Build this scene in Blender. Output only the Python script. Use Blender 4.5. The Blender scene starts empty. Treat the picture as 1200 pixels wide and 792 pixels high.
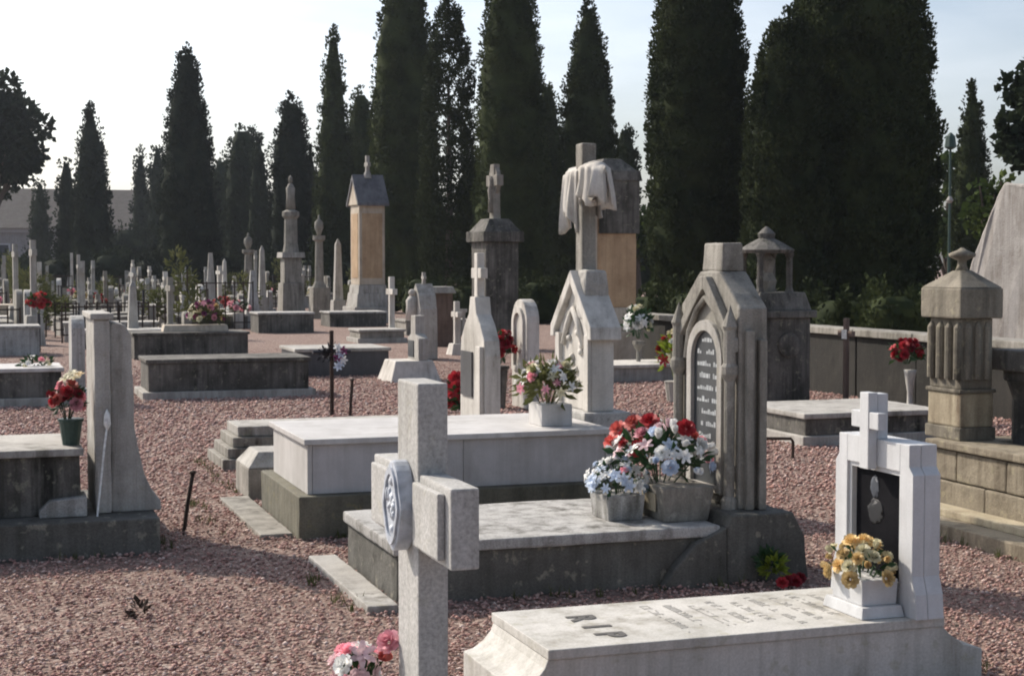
import bpy, bmesh, math, random
import numpy as np
from mathutils import Vector, Matrix, noise as mnoise

random.seed(7)
scene = bpy.context.scene
COL = scene.collection
PI = math.pi

# ------------------------------------------------------------------ camera
FPX, CAMH = 1850.0, 1.7
YAW, PITCH = math.radians(18.9), math.atan(86 / 1850)
cam_d = bpy.data.cameras.new('camera')
cam_d.sensor_width = 36
cam_d.lens = FPX / 1200 * 36
cam_d.clip_end = 3000
cam_d.clip_start = 0.05
cam = bpy.data.objects.new('camera', cam_d)
COL.objects.link(cam)
cam.location = (0, 0, CAMH)
cam.rotation_euler = (PI / 2 - PITCH, 0, -YAW)
scene.camera = cam

# ------------------------------------------------------------------ sky and sun
SUN_AZ, SUN_EL = math.radians(-31), math.radians(36)      # azimuth from +Y towards +X
world = bpy.data.worlds.new('World')
scene.world = world
world.use_nodes = True
wt = world.node_tree
bg = wt.nodes['Background']
sky = wt.nodes.new('ShaderNodeTexSky')
sky.sky_type = 'NISHITA'
sky.sun_disc = False
sky.sun_elevation = SUN_EL
sky.sun_rotation = SUN_AZ
sky.dust_density = 3.0
sky.air_density = 1.0
sky.ozone_density = 3.0
# thin high cloud, laid out over the whole dome
tc = wt.nodes.new('ShaderNodeTexCoord')
mp = wt.nodes.new('ShaderNodeMapping')
mp.inputs['Scale'].default_value = (1.2, 2.2, 6.0)
mp.inputs['Rotation'].default_value = (0.2, 0.1, 0.5)
nz = wt.nodes.new('ShaderNodeTexNoise')
nz.inputs['Scale'].default_value = 1.6
nz.inputs['Detail'].default_value = 7
nz.inputs['Roughness'].default_value = 0.55
rp = wt.nodes.new('ShaderNodeValToRGB')
rp.color_ramp.elements[0].position = 0.40
rp.color_ramp.elements[1].position = 0.72
rp.color_ramp.elements[0].color = (0.16, 0.16, 0.16, 1)
rp.color_ramp.elements[1].color = (0.65, 0.65, 0.65, 1)
mixs = wt.nodes.new('ShaderNodeMix')
mixs.data_type = 'RGBA'
bw = wt.nodes.new('ShaderNodeRGBToBW')
mul = wt.nodes.new('ShaderNodeMix')
mul.data_type = 'RGBA'
mul.blend_type = 'MULTIPLY'
mul.inputs[0].default_value = 1.0
mul.inputs[7].default_value = (2.0, 2.08, 2.2, 1)
L = wt.links.new
L(tc.outputs['Generated'], mp.inputs['Vector'])
L(mp.outputs[0], nz.inputs['Vector'])
L(nz.outputs['Fac'], rp.inputs['Fac'])
L(sky.outputs[0], bw.inputs[0])
L(bw.outputs[0], mul.inputs[6])
L(rp.outputs[0], mixs.inputs[0])
L(sky.outputs[0], mixs.inputs[6])
L(mul.outputs[2], mixs.inputs[7])
L(mixs.outputs[2], bg.inputs['Color'])
bg.inputs['Strength'].default_value = 0.13

sun_d = bpy.data.lights.new('sun', 'SUN')
sun_d.energy = 4.5
sun_d.angle = math.radians(0.6)
sun_d.color = (1.0, 0.90, 0.77)
sun = bpy.data.objects.new('sun', sun_d)
COL.objects.link(sun)
SDIR = Vector((math.sin(SUN_AZ) * math.cos(SUN_EL), math.cos(SUN_AZ) * math.cos(SUN_EL), math.sin(SUN_EL)))
sun.rotation_euler = (-SDIR).to_track_quat('-Z', 'Y').to_euler()
sun.location = (-10, 10, 30)

vs = scene.view_settings
vs.view_transform = 'Standard'
vs.look = 'None'
vs.gamma = 1
vs.exposure = 0.2
vs.use_curve_mapping = False
scene.cycles.filter_width = 2.0
scene.cycles.max_bounces = 6
scene.cycles.transparent_max_bounces = 4
scene.cycles.volume_bounces = 0

# ------------------------------------------------------------------ pixel helpers (1200x792 photograph)
_F = Vector((math.sin(YAW) * math.cos(PITCH), math.cos(YAW) * math.cos(PITCH), -math.sin(PITCH)))
_R = Vector((math.cos(YAW), -math.sin(YAW), 0))
_U = _R.cross(_F)
_C = Vector((0, 0, CAMH))


def ray(px, py):
    return _F + _R * ((px - 600) / FPX) + _U * ((396 - py) / FPX)


def gp(px, py, h=0.0):
    r = ray(px, py)
    return _C + r * ((h - CAMH) / r.z)


def ground_at(px, Z):
    """ground point seen in column px at depth Z"""
    r = ray(px, 310)
    p = _C + r * Z
    return Vector((p.x, p.y, 0))


def hgt(py, Z):
    return CAMH + (310 - py) / FPX * Z


# ------------------------------------------------------------------ materials
MATS = {}


def nmat(name):
    m = bpy.data.materials.new(name)
    m.use_nodes = True
    nt = m.node_tree
    return m, nt, nt.nodes['Principled BSDF']


def N(nt, t, **kw):
    n = nt.nodes.new(t)
    for k, v in kw.items():
        n.inputs[k].default_value = v
    return n


def ramp(nt, src, p0, p1, c0=(0, 0, 0, 1), c1=(1, 1, 1, 1)):
    r = nt.nodes.new('ShaderNodeValToRGB')
    r.color_ramp.elements[0].position = p0
    r.color_ramp.elements[1].position = p1
    r.color_ramp.elements[0].color = c0
    r.color_ramp.elements[1].color = c1
    nt.links.new(src, r.inputs['Fac'])
    return r.outputs['Color']


def mix(nt, fac, a, b, mode='MIX'):
    m = nt.nodes.new('ShaderNodeMix')
    m.data_type = 'RGBA'
    m.blend_type = mode
    for i, v in ((0, fac), (6, a), (7, b)):
        if isinstance(v, bpy.types.NodeSocket):
            nt.links.new(v, m.inputs[i])
        elif i == 0:
            m.inputs[0].default_value = v
        else:
            m.inputs[i].default_value = tuple(v) + (1,) if len(v) == 3 else v
    return m.outputs[2]


def stone(name, c1, c2, stain=(0.05, 0.045, 0.035), stain_amt=0.4, lichen=None, lichen_amt=0.0,
          rough=0.85, bump=0.25, speck=0.25, scale=1.0, spec=0.3):
    m, nt, b = nmat(name)
    geo = nt.nodes.new('ShaderNodeNewGeometry')
    pos = geo.outputs['Position']

    def noise(sc, det=4, vec=pos, ro=0.6):
        n = N(nt, 'ShaderNodeTexNoise', Scale=sc * scale, Detail=det, Roughness=ro)
        nt.links.new(vec, n.inputs['Vector'])
        return n.outputs['Fac']
    big = ramp(nt, noise(2.3, 5), 0.35, 0.65)
    col = mix(nt, big, c1, c2)
    mid = ramp(nt, noise(9, 5), 0.35, 0.7)
    col = mix(nt, mix(nt, 0.25, (0, 0, 0), mid), col, tuple(min(1, x * 1.35) for x in c2))
    # run-off streaks
    mpn = N(nt, 'ShaderNodeMapping')
    mpn.inputs['Scale'].default_value = (7, 7, 0.8)
    nt.links.new(pos, mpn.inputs['Vector'])
    st = ramp(nt, noise(1.3, 4, mpn.outputs[0], 0.65), 0.42, 0.72)
    bl = ramp(nt, noise(1.7, 6, pos, 0.7), 0.40, 0.66)
    stf = mix(nt, 1.0, st, bl, 'MULTIPLY')
    stf2 = mix(nt, 1.0, stf, (stain_amt * 2.2,) * 3, 'MULTIPLY')
    col = mix(nt, stf2, col, stain)
    # long vertical rain streaks on upright faces
    mp2 = N(nt, 'ShaderNodeMapping')
    mp2.inputs['Scale'].default_value = (16, 16, 0.5)
    nt.links.new(pos, mp2.inputs['Vector'])
    st2 = ramp(nt, noise(1.0, 3, mp2.outputs[0], 0.6), 0.46, 0.74)
    sx = nt.nodes.new('ShaderNodeSeparateXYZ')
    nt.links.new(geo.outputs['True Normal'], sx.inputs[0])
    up = nt.nodes.new('ShaderNodeMath'); up.operation = 'ABSOLUTE'
    nt.links.new(sx.outputs[2], up.inputs[0])
    vert = ramp(nt, up.outputs[0], 0.2, 0.8, (1, 1, 1, 1), (0, 0, 0, 1))
    sf = mix(nt, 1.0, mix(nt, 1.0, st2, vert, 'MULTIPLY'), (min(0.85, stain_amt * 1.1),) * 3, 'MULTIPLY')
    col = mix(nt, sf, col, tuple(0.55 * a + 0.45 * q for a, q in zip(stain, c1)))
    if lichen:
        lf = ramp(nt, noise(14, 3), 0.60, 0.68)
        col = mix(nt, mix(nt, 1.0, lf, (lichen_amt,) * 3, 'MULTIPLY'), col, lichen)
    fine = noise(95, 3, pos, 0.7)
    col = mix(nt, speck, col, mix(nt, 1.0, col, ramp(nt, fine, 0.3, 0.7, (0.45, 0.45, 0.45, 1), (1.5, 1.5, 1.5, 1)), 'MULTIPLY'))
    nt.links.new(col, b.inputs['Base Color'])
    b.inputs['Roughness'].default_value = rough
    b.inputs['Specular IOR Level'].default_value = spec
    h1 = noise(30, 6, pos, 0.7)
    bp = N(nt, 'ShaderNodeBump', Strength=bump, Distance=0.012)
    nt.links.new(h1, bp.inputs['Height'])
    nt.links.new(bp.outputs[0], b.inputs['Normal'])
    MATS[name] = m
    return m


def plain(name, c, rough=0.6, metal=0.0, var=0.25, spec=0.4, trans=0.0):
    """coloured material with per-object and small-scale variation"""
    m, nt, b = nmat(name)
    oi = nt.nodes.new('ShaderNodeObjectInfo')
    geo = nt.nodes.new('ShaderNodeNewGeometry')
    n = N(nt, 'ShaderNodeTexNoise', Scale=40.0, Detail=3)
    nt.links.new(geo.outputs['Position'], n.inputs['Vector'])
    f = ramp(nt, oi.outputs['Random'], 0, 1, (1 - var,) * 3 + (1,), (1 + var,) * 3 + (1,))
    c2 = mix(nt, 1.0, c, f, 'MULTIPLY')
    f2 = ramp(nt, n.outputs['Fac'], 0.3, 0.7, (0.75, 0.75, 0.75, 1), (1.2, 1.2, 1.2, 1))
    c3 = mix(nt, 1.0, c2, f2, 'MULTIPLY')
    nt.links.new(c3, b.inputs['Base Color'])
    b.inputs['Roughness'].default_value = rough
    b.inputs['Metallic'].default_value = metal
    b.inputs['Specular IOR Level'].default_value = spec
    if trans:
        tr = nt.nodes.new('ShaderNodeBsdfTranslucent')
        nt.links.new(c3, tr.inputs['Color'])
        ms = nt.nodes.new('ShaderNodeMixShader')
        ms.inputs[0].default_value = trans
        nt.links.new(b.outputs[0], ms.inputs[1])
        nt.links.new(tr.outputs[0], ms.inputs[2])
        nt.links.new(ms.outputs[0], nt.nodes['Material Output'].inputs['Surface'])
    MATS[name] = m
    return m


def foliage(name, a, c, trans=0.18, nscale=0.9):
    m, nt, b = nmat(name)
    geo = nt.nodes.new('ShaderNodeNewGeometry')
    n = N(nt, 'ShaderNodeTexNoise', Scale=nscale, Detail=5, Roughness=0.65)
    nt.links.new(geo.outputs['Position'], n.inputs['Vector'])
    f = ramp(nt, n.outputs['Fac'], 0.3, 0.7)
    oi = nt.nodes.new('ShaderNodeObjectInfo')
    f2 = ramp(nt, oi.outputs['Random'], 0, 1, (0.8, 0.8, 0.85, 1), (1.2, 1.2, 1.1, 1))
    c3 = mix(nt, 1.0, mix(nt, f, a, c), f2, 'MULTIPLY')
    nt.links.new(c3, b.inputs['Base Color'])
    b.inputs['Roughness'].default_value = 0.75
    b.inputs['Specular IOR Level'].default_value = 0.03
    tr = nt.nodes.new('ShaderNodeBsdfTranslucent')
    nt.links.new(c3, tr.inputs['Color'])
    ms = nt.nodes.new('ShaderNodeMixShader')
    ms.inputs[0].default_value = trans
    nt.links.new(b.outputs[0], ms.inputs[1])
    nt.links.new(tr.outputs[0], ms.inputs[2])
    nt.links.new(ms.outputs[0], nt.nodes['Material Output'].inputs['Surface'])
    MATS[name] = m
    return m


# stones
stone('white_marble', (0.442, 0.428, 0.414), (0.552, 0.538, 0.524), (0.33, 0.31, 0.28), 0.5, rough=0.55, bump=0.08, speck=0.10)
stone('marble_panel', (0.391, 0.383, 0.383), (0.493, 0.476, 0.476), (0.30, 0.28, 0.26), 0.55, rough=0.6, bump=0.08, speck=0.12)
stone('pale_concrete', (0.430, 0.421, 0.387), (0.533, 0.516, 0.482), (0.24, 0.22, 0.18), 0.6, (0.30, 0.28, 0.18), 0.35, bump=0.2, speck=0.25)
stone('granite_cross', (0.359, 0.351, 0.335), (0.452, 0.445, 0.429), (0.28, 0.27, 0.24), 0.5, (0.35, 0.33, 0.24), 0.3, bump=0.25, speck=0.5)
stone('white_headstone', (0.492, 0.500, 0.508), (0.574, 0.582, 0.590), (0.36, 0.36, 0.36), 0.4, bump=0.08, speck=0.1, rough=0.6)
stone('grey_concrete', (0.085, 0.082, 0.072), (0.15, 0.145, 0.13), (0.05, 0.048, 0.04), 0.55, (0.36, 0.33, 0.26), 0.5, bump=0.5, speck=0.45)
stone('grey_slab', (0.340, 0.332, 0.315), (0.459, 0.451, 0.433), (0.12, 0.115, 0.10), 0.75, (0.15, 0.14, 0.12), 0.5, bump=0.35, speck=0.5)
stone('mossy_plinth', (0.10, 0.095, 0.075), (0.17, 0.16, 0.12), (0.045, 0.045, 0.03), 0.5, (0.24, 0.21, 0.10), 0.4, bump=0.4, speck=0.4)
stone('gothic_stone', (0.212, 0.200, 0.170), (0.315, 0.297, 0.264), (0.07, 0.062, 0.05), 0.7, (0.42, 0.40, 0.34), 0.35, bump=0.45, speck=0.35)
stone('fluted_stone', (0.173, 0.155, 0.122), (0.259, 0.230, 0.180), (0.06, 0.052, 0.04), 0.7, (0.40, 0.36, 0.24), 0.35, bump=0.4, speck=0.35)
stone('cream_stone', (0.352, 0.304, 0.208), (0.448, 0.392, 0.288), (0.16, 0.12, 0.08), 0.6, bump=0.25, speck=0.3)
stone('wall_block', (0.195, 0.165, 0.120), (0.300, 0.262, 0.195), (0.08, 0.06, 0.04), 0.7, (0.42, 0.38, 0.24), 0.3, bump=0.5, speck=0.4)
stone('dark_granite', (0.055, 0.055, 0.06), (0.09, 0.09, 0.095), (0.03, 0.03, 0.03), 0.4, rough=0.6, bump=0.1, speck=0.4)
stone('dark_stone', (0.060, 0.056, 0.048), (0.17, 0.16, 0.145), (0.022, 0.022, 0.018), 0.8, (0.26, 0.25, 0.19), 0.55, bump=0.5, speck=0.5)
stone('blackened_stone', (0.014, 0.013, 0.011), (0.030, 0.027, 0.023), (0.008, 0.008, 0.007), 0.5, (0.05, 0.047, 0.034), 0.3, bump=0.45, speck=0.4)
stone('tan_stone', (0.374, 0.255, 0.153), (0.476, 0.340, 0.212), (0.20, 0.12, 0.07), 0.5, bump=0.25, speck=0.2)
stone('tan_pale', (0.425, 0.365, 0.289), (0.527, 0.459, 0.374), (0.22, 0.17, 0.12), 0.5, bump=0.25, speck=0.2)
stone('brown_stone', (0.12, 0.085, 0.07), (0.19, 0.14, 0.115), (0.07, 0.05, 0.04), 0.5, bump=0.3, speck=0.3)
stone('slate_roof', (0.10, 0.10, 0.11), (0.17, 0.17, 0.18), (0.05, 0.05, 0.05), 0.4, bump=0.4, speck=0.3)
stone('weathered_pale', (0.320, 0.304, 0.280), (0.432, 0.416, 0.384), (0.14, 0.13, 0.11), 0.65, (0.30, 0.28, 0.2), 0.3, bump=0.3, speck=0.3)
stone('pale_rough', (0.380, 0.351, 0.323), (0.494, 0.465, 0.427), (0.18, 0.15, 0.12), 0.6, bump=0.6, speck=0.3)
stone('white_stone', (0.476, 0.451, 0.410), (0.590, 0.566, 0.525), (0.22, 0.2, 0.17), 0.6, bump=0.2, speck=0.2)  # own colour of the white stones, same on every face
stone('render_wall', (0.26, 0.25, 0.25), (0.33, 0.31, 0.31), (0.2, 0.18, 0.16), 0.4, bump=0.1, speck=0.1)
stone('clay_roof', (0.110, 0.098, 0.088), (0.150, 0.132, 0.118), (0.10, 0.08, 0.06), 0.5, bump=0.4, speck=0.3)
stone('black_granite', (0.010, 0.010, 0.012), (0.018, 0.018, 0.020), (0.008,) * 3, 0.2, rough=0.85, bump=0.02, speck=0.3, spec=0.0)
stone('slate_plaque', (0.035, 0.04, 0.045), (0.06, 0.065, 0.07), (0.02,) * 3, 0.3, rough=0.4, bump=0.05, speck=0.3)
# other
plain('engrave', (0.10, 0.095, 0.09), 0.9, var=0.0)
plain('engrave_faint', (0.40, 0.385, 0.36), 0.9, var=0.0)
plain('engrave_white', (0.40, 0.42, 0.43), 0.8, var=0.0)
plain('bluish_white', (0.44, 0.47, 0.52), 0.5, var=0.0)
plain('etched_dim', (0.009, 0.010, 0.013), 0.6, var=0.0)
plain('etched_pale', (0.045, 0.053, 0.068), 0.6, var=0.0)
plain('rust_iron', (0.045, 0.030, 0.024), 0.8, 0.3)
plain('iron', (0.035, 0.035, 0.042), 0.6, 0.5)
plain('green_paint', (0.028, 0.055, 0.045), 0.5)
plain('white_paint', (0.75, 0.75, 0.73), 0.5, var=0.05)
plain('bark', (0.09, 0.07, 0.055), 0.95)
plain('window_dark', (0.05, 0.055, 0.075), 0.25, var=0.3)
plain('window_frame_paint', (0.40, 0.40, 0.43), 0.6)
plain('petal_red', (0.42, 0.030, 0.040), 0.6, trans=0.25)
plain('petal_deep', (0.22, 0.010, 0.02), 0.6, trans=0.2)
plain('petal_coral', (0.56, 0.13, 0.11), 0.6, trans=0.25)
plain('petal_pink', (0.78, 0.36, 0.42), 0.6, trans=0.25)
plain('petal_blush', (0.80, 0.60, 0.62), 0.6, var=0.12, trans=0.25)
plain('petal_white', (0.80, 0.80, 0.78), 0.6, var=0.12, trans=0.25)
plain('petal_blue', (0.60, 0.68, 0.80), 0.6, var=0.12, trans=0.25)
plain('petal_cream', (0.66, 0.62, 0.44), 0.6, var=0.2, trans=0.25)
plain('petal_yellow', (0.62, 0.46, 0.22), 0.65, var=0.3, trans=0.25)
plain('petal_violet', (0.20, 0.03, 0.12), 0.6, var=0.3, trans=0.2)
plain('stem_green', (0.045, 0.11, 0.03), 0.7, trans=0.2)
plain('leaf_dark', (0.025, 0.065, 0.022), 0.6, trans=0.2)
plain('leaf_lime', (0.20, 0.26, 0.03), 0.6, trans=0.3)
plain('leaf_dry', (0.04, 0.028, 0.02), 0.9)
foliage('cypress_green', (0.016, 0.024, 0.012), (0.050, 0.062, 0.026))
foliage('cypress_far', (0.015, 0.022, 0.016), (0.034, 0.044, 0.028))
foliage('pine_green', (0.017, 0.026, 0.016), (0.040, 0.054, 0.030))
foliage('broad_green', (0.03, 0.052, 0.016), (0.075, 0.10, 0.028), 0.25)
foliage('scrub_green', (0.07, 0.085, 0.03), (0.14, 0.14, 0.07), 0.25, 3.0)


# ------------------------------------------------------------------ mesh helpers
class MB:
    def __init__(s):
        s.bm = bmesh.new()

    def _face(s, vs):
        try:
            return s.bm.faces.new(vs)
        except ValueError:
            return None

    def box(s, x0, x1, y0, y1, z0, z1, it=0.0, ity=None):
        """box; it = inset of the top face"""
        ity = it if ity is None else ity
        lo = [(x0, y0, z0), (x1, y0, z0), (x1, y1, z0), (x0, y1, z0)]
        hi = [(x0 + it, y0 + ity, z1), (x1 - it, y0 + ity, z1), (x1 - it, y1 - ity, z1), (x0 + it, y1 - ity, z1)]
        a = [s.bm.verts.new(p) for p in lo]
        b = [s.bm.verts.new(p) for p in hi]
        s._face(a[::-1]); s._face(b)
        for i in range(4):
            j = (i + 1) % 4
            s._face([a[i], a[j], b[j], b[i]])
        return s

    def prism(s, poly, axis, t0, t1):
        """poly: 2D outline; axis 'x': (y,z) pts, 'y': (x,z) pts, 'z': (x,y) pts"""
        def p3(p, t):
            return {'x': (t, p[0], p[1]), 'y': (p[0], t, p[1]), 'z': (p[0], p[1], t)}[axis]
        a = [s.bm.verts.new(p3(p, t0)) for p in poly]
        b = [s.bm.verts.new(p3(p, t1)) for p in poly]
        n = len(poly)
        s._face(a[::-1]); s._face(b)
        for i in range(n):
            j = (i + 1) % n
            s._face([a[i], a[j], b[j], b[i]])
        return s

    def ring(s, outer, inner, axis, t0, t1):
        """frame between two outlines with the same number of points"""
        def p3(p, t):
            return {'x': (t, p[0], p[1]), 'y': (p[0], t, p[1]), 'z': (p[0], p[1], t)}[axis]
        L4 = [[s.bm.verts.new(p3(p, t)) for p in pl] for pl in (outer, inner) for t in (t0, t1)]
        o0, o1, i0, i1 = L4
        n = len(outer)
        for i in range(n):
            j = (i + 1) % n
            s._face([o0[i], o0[j], o1[j], o1[i]])
            s._face([i0[j], i0[i], i1[i], i1[j]])
            s._face([o0[j], o0[i], i0[i], i0[j]])
            s._face([o1[i], o1[j], i1[j], i1[i]])
        return s

    def lathe(s, prof, c=(0, 0), n=12, rot=0.0, sx=1.0, sy=1.0):
        rows = []
        for r, z in prof:
            rows.append([s.bm.verts.new((c[0] + sx * r * math.cos(rot + 2 * PI * i / n), c[1] + sy * r * math.sin(rot + 2 * PI * i / n), z)) for i in range(n)])
        for k in range(len(rows) - 1):
            for i in range(n):
                j = (i + 1) % n
                s._face([rows[k][i], rows[k][j], rows[k + 1][j], rows[k + 1][i]])
        s._face(rows[0][::-1]); s._face(rows[-1])
        return s

    def tube(s, pts, r, n=8):
        pts = [Vector(p) for p in pts]
        rr = r if isinstance(r, (list, tuple)) else [r] * len(pts)
        rows = []
        for i, p in enumerate(pts):
            d = (pts[min(i + 1, len(pts) - 1)] - pts[max(i - 1, 0)]).normalized()
            u = d.orthogonal().normalized() if i == 0 else (u - d * u.dot(d)).normalized()
            v = d.cross(u)
            rows.append([s.bm.verts.new(p + (u * math.cos(2 * PI * k / n) + v * math.sin(2 * PI * k / n)) * rr[i]) for k in range(n)])
        for k in range(len(rows) - 1):
            for i in range(n):
                j = (i + 1) % n
                s._face([rows[k][i], rows[k][j], rows[k + 1][j], rows[k + 1][i]])
        s._face(rows[0][::-1]); s._face(rows[-1])
        return s

    def blob(s, c, r, seed=0, amp=0.2, sub=2):
        g = bmesh.ops.create_icosphere(s.bm, subdivisions=sub, radius=1.0)
        r = (r, r, r) if not isinstance(r, (tuple, list)) else r
        for v in g['verts']:
            k = 1 + amp * mnoise.noise(v.co * 2.2 + Vector((seed * 3.1, seed, 0)))
            v.co = Vector((c[0] + v.co.x * r[0] * k, c[1] + v.co.y * r[1] * k, c[2] + v.co.z * r[2] * k))
        return s


def finish(mb, bevel=0.0, rough=0.0, cell=0.07, seed=0.0, smooth=False):
    bm = mb.bm
    bmesh.ops.recalc_face_normals(bm, faces=bm.faces)
    if bevel:
        ed = [e for e in bm.edges if len(e.link_faces) == 2 and e.calc_face_angle(0) > 0.5]
        if ed:
            bmesh.ops.bevel(bm, geom=ed, offset=bevel, segments=2, profile=0.6, affect='EDGES', clamp_overlap=True)
    if rough:
        for _ in range(5):
            ed = [e for e in bm.edges if e.calc_length() > cell]
            if not ed:
                break
            bmesh.ops.subdivide_edges(bm, edges=ed, cuts=1, use_grid_fill=True)
        bm.normal_update()
        for v in bm.verts:
            q = v.co + Vector((seed, seed * 1.7, 0))
            k = mnoise.noise(q * 6) * 0.6 + mnoise.noise(q * 19) * 0.4
            edgey = 1.0
            v.co += v.normal * (k * rough * edgey)
    return bm


_mi = [0]


def obj(name, mb, mat, parent=None, bevel=0.0, rough=0.0, cell=0.07, smooth=False, label=None, kind=None):
    _mi[0] += 1
    bm = finish(mb, bevel, rough, cell, _mi[0] * 0.37)
    me = bpy.data.meshes.new(name)
    bm.to_mesh(me)
    bm.free()
    me.materials.append(MATS[mat])
    if smooth:
        me.polygons.foreach_set('use_smooth', [True] * len(me.polygons))
    o = bpy.data.objects.new(name, me)
    COL.objects.link(o)
    if parent:
        o.parent = parent
    if label:
        o['label'] = label
    if kind:
        o['kind'] = kind
    return o


def npobj(name, V, F, mat, parent=None, col=None):
    """mesh object from numpy verts (n,3) and faces (m,k)"""
    me = bpy.data.meshes.new(name)
    m, k = F.shape
    me.vertices.add(len(V))
    me.vertices.foreach_set('co', np.ascontiguousarray(V, dtype=np.float32).ravel())
    me.loops.add(m * k)
    me.loops.foreach_set('vertex_index', F.astype(np.int32).ravel())
    me.polygons.add(m)
    me.polygons.foreach_set('loop_start', np.arange(0, m * k, k, dtype=np.int32))
    if col is not None:
        ca = me.color_attributes.new('Col', 'FLOAT_COLOR', 'POINT')
        ca.data.foreach_set('color', col.astype(np.float32).ravel())
    me.update(calc_edges=True)
    me.validate()
    me.materials.append(MATS[mat])
    o = bpy.data.objects.new(name, me)
    COL.objects.link(o)
    if parent:
        o.parent = parent
    return o


def tag(o, label, cat, group=None, kind=None):
    if label:
        o['label'] = label
    if cat:
        o['category'] = cat
    if group:
        o['group'] = group
    if kind:
        o['kind'] = kind
    return o


def thing(name, label, cat, loc, rz=0.0, group=None):
    o = bpy.data.objects.new(name, None)
    o.empty_display_size = 0.2
    COL.objects.link(o)
    o.location = loc
    o.rotation_euler = (0, 0, rz)
    return tag(o, label, cat, group)


def copy_tree(o, parent=None):
    c = o.copy()
    COL.objects.link(c)
    c.parent = parent
    for ch in list(o.children):
        copy_tree(ch, c)
    return c


def arch(cy, hw, z0, zs, n=10, pointed=1.0):
    """outline of an arched panel: y centre, half width, base z, spring z"""
    pts = [(cy - hw, z0), (cy + hw, z0)]
    for i in range(n + 1):
        a = PI * i / n
        pts.append((cy + hw * math.cos(a), zs + hw * pointed * math.sin(a)))
    return pts


# ------------------------------------------------------------------ ground and gravel
def gravel_ground():
    m, nt, b = nmat('gravel_ground')
    geo = nt.nodes.new('ShaderNodeNewGeometry')
    pos = geo.outputs['Position']
    vor = N(nt, 'ShaderNodeTexVoronoi', Scale=42.0)
    nt.links.new(pos, vor.inputs['Vector'])
    sep = nt.nodes.new('ShaderNodeSeparateColor')
    nt.links.new(vor.outputs['Color'], sep.inputs[0])
    cr = nt.nodes.new('ShaderNodeValToRGB')
    cr.color_ramp.interpolation = 'LINEAR'
    els = cr.color_ramp.elements  # shade between the loose stones is put into these darker tones
    els[0].position, els[0].color = 0.0, (0.10, 0.062, 0.05, 1)
    els[1].position, els[1].color = 1.0, (0.38, 0.315, 0.27, 1)
    for p, c in ((0.35, (0.195, 0.128, 0.108, 1)), (0.7, (0.265, 0.185, 0.155, 1))):
        e = els.new(p); e.color = c
    nt.links.new(sep.outputs[0], cr.inputs['Fac'])
    n1 = N(nt, 'ShaderNodeTexNoise', Scale=0.7, Detail=6, Roughness=0.6)
    nt.links.new(pos, n1.inputs['Vector'])
    dirt = ramp(nt, n1.outputs['Fac'], 0.42, 0.70)
    col = mix(nt, mix(nt, 1.0, dirt, (0.55,) * 3, 'MULTIPLY'), cr.outputs['Color'], (0.235, 0.165, 0.135))
    nt.links.new(col, b.inputs['Base Color'])
    b.inputs['Roughness'].default_value = 0.9
    b.inputs['Specular IOR Level'].default_value = 0.2
    bp = N(nt, 'ShaderNodeBump', Strength=0.7, Distance=0.012)
    inv = ramp(nt, vor.outputs['Distance'], 0.0, 0.7, (1, 1, 1, 1), (0, 0, 0, 1))
    nt.links.new(inv, bp.inputs['Height'])
    nt.links.new(bp.outputs[0], b.inputs['Normal'])
    MATS['gravel_ground'] = m
    m2, nt, b = nmat('gravel_stone')
    at = nt.nodes.new('ShaderNodeVertexColor')
    at.layer_name = 'Col'
    nt.links.new(at.outputs['Color'], b.inputs['Base Color'])
    b.inputs['Roughness'].default_value = 0.85
    b.inputs['Specular IOR Level'].default_value = 0.25
    MATS['gravel_stone'] = m2


gravel_ground()
R_ = 420.0
gb = MB()
gv = []
# one sheet, finer near the camera so that it can undulate a little
xs = [-R_, -120, -40, -15] + [x * 0.5 for x in range(-16, 33)] + [22, 40, 120, R_]
ys = [-R_, -60, -10] + [y * 0.5 for y in range(0, 45)] + [26, 30, 40, 60, 120, R_]
grid = {}
for i, x in enumerate(xs):
    for j, y in enumerate(ys):
        near = 1.0 if (-8 < x < 16 and 0 <= y < 22) else 0.0
        grid[i, j] = gb.bm.verts.new((x, y, -0.012 + near * 0.010 * mnoise.noise(Vector((x * 0.9, y * 0.9, 2)))))
for i in range(len(xs) - 1):
    for j in range(len(ys) - 1):
        gb._face([grid[i, j], grid[i + 1, j], grid[i + 1, j + 1], grid[i, j + 1]])
ground = obj('ground', gb, 'gravel_ground', smooth=True)
tag(ground, 'reddish pink gravel ground running between the graves', 'ground', kind='structure')


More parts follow.
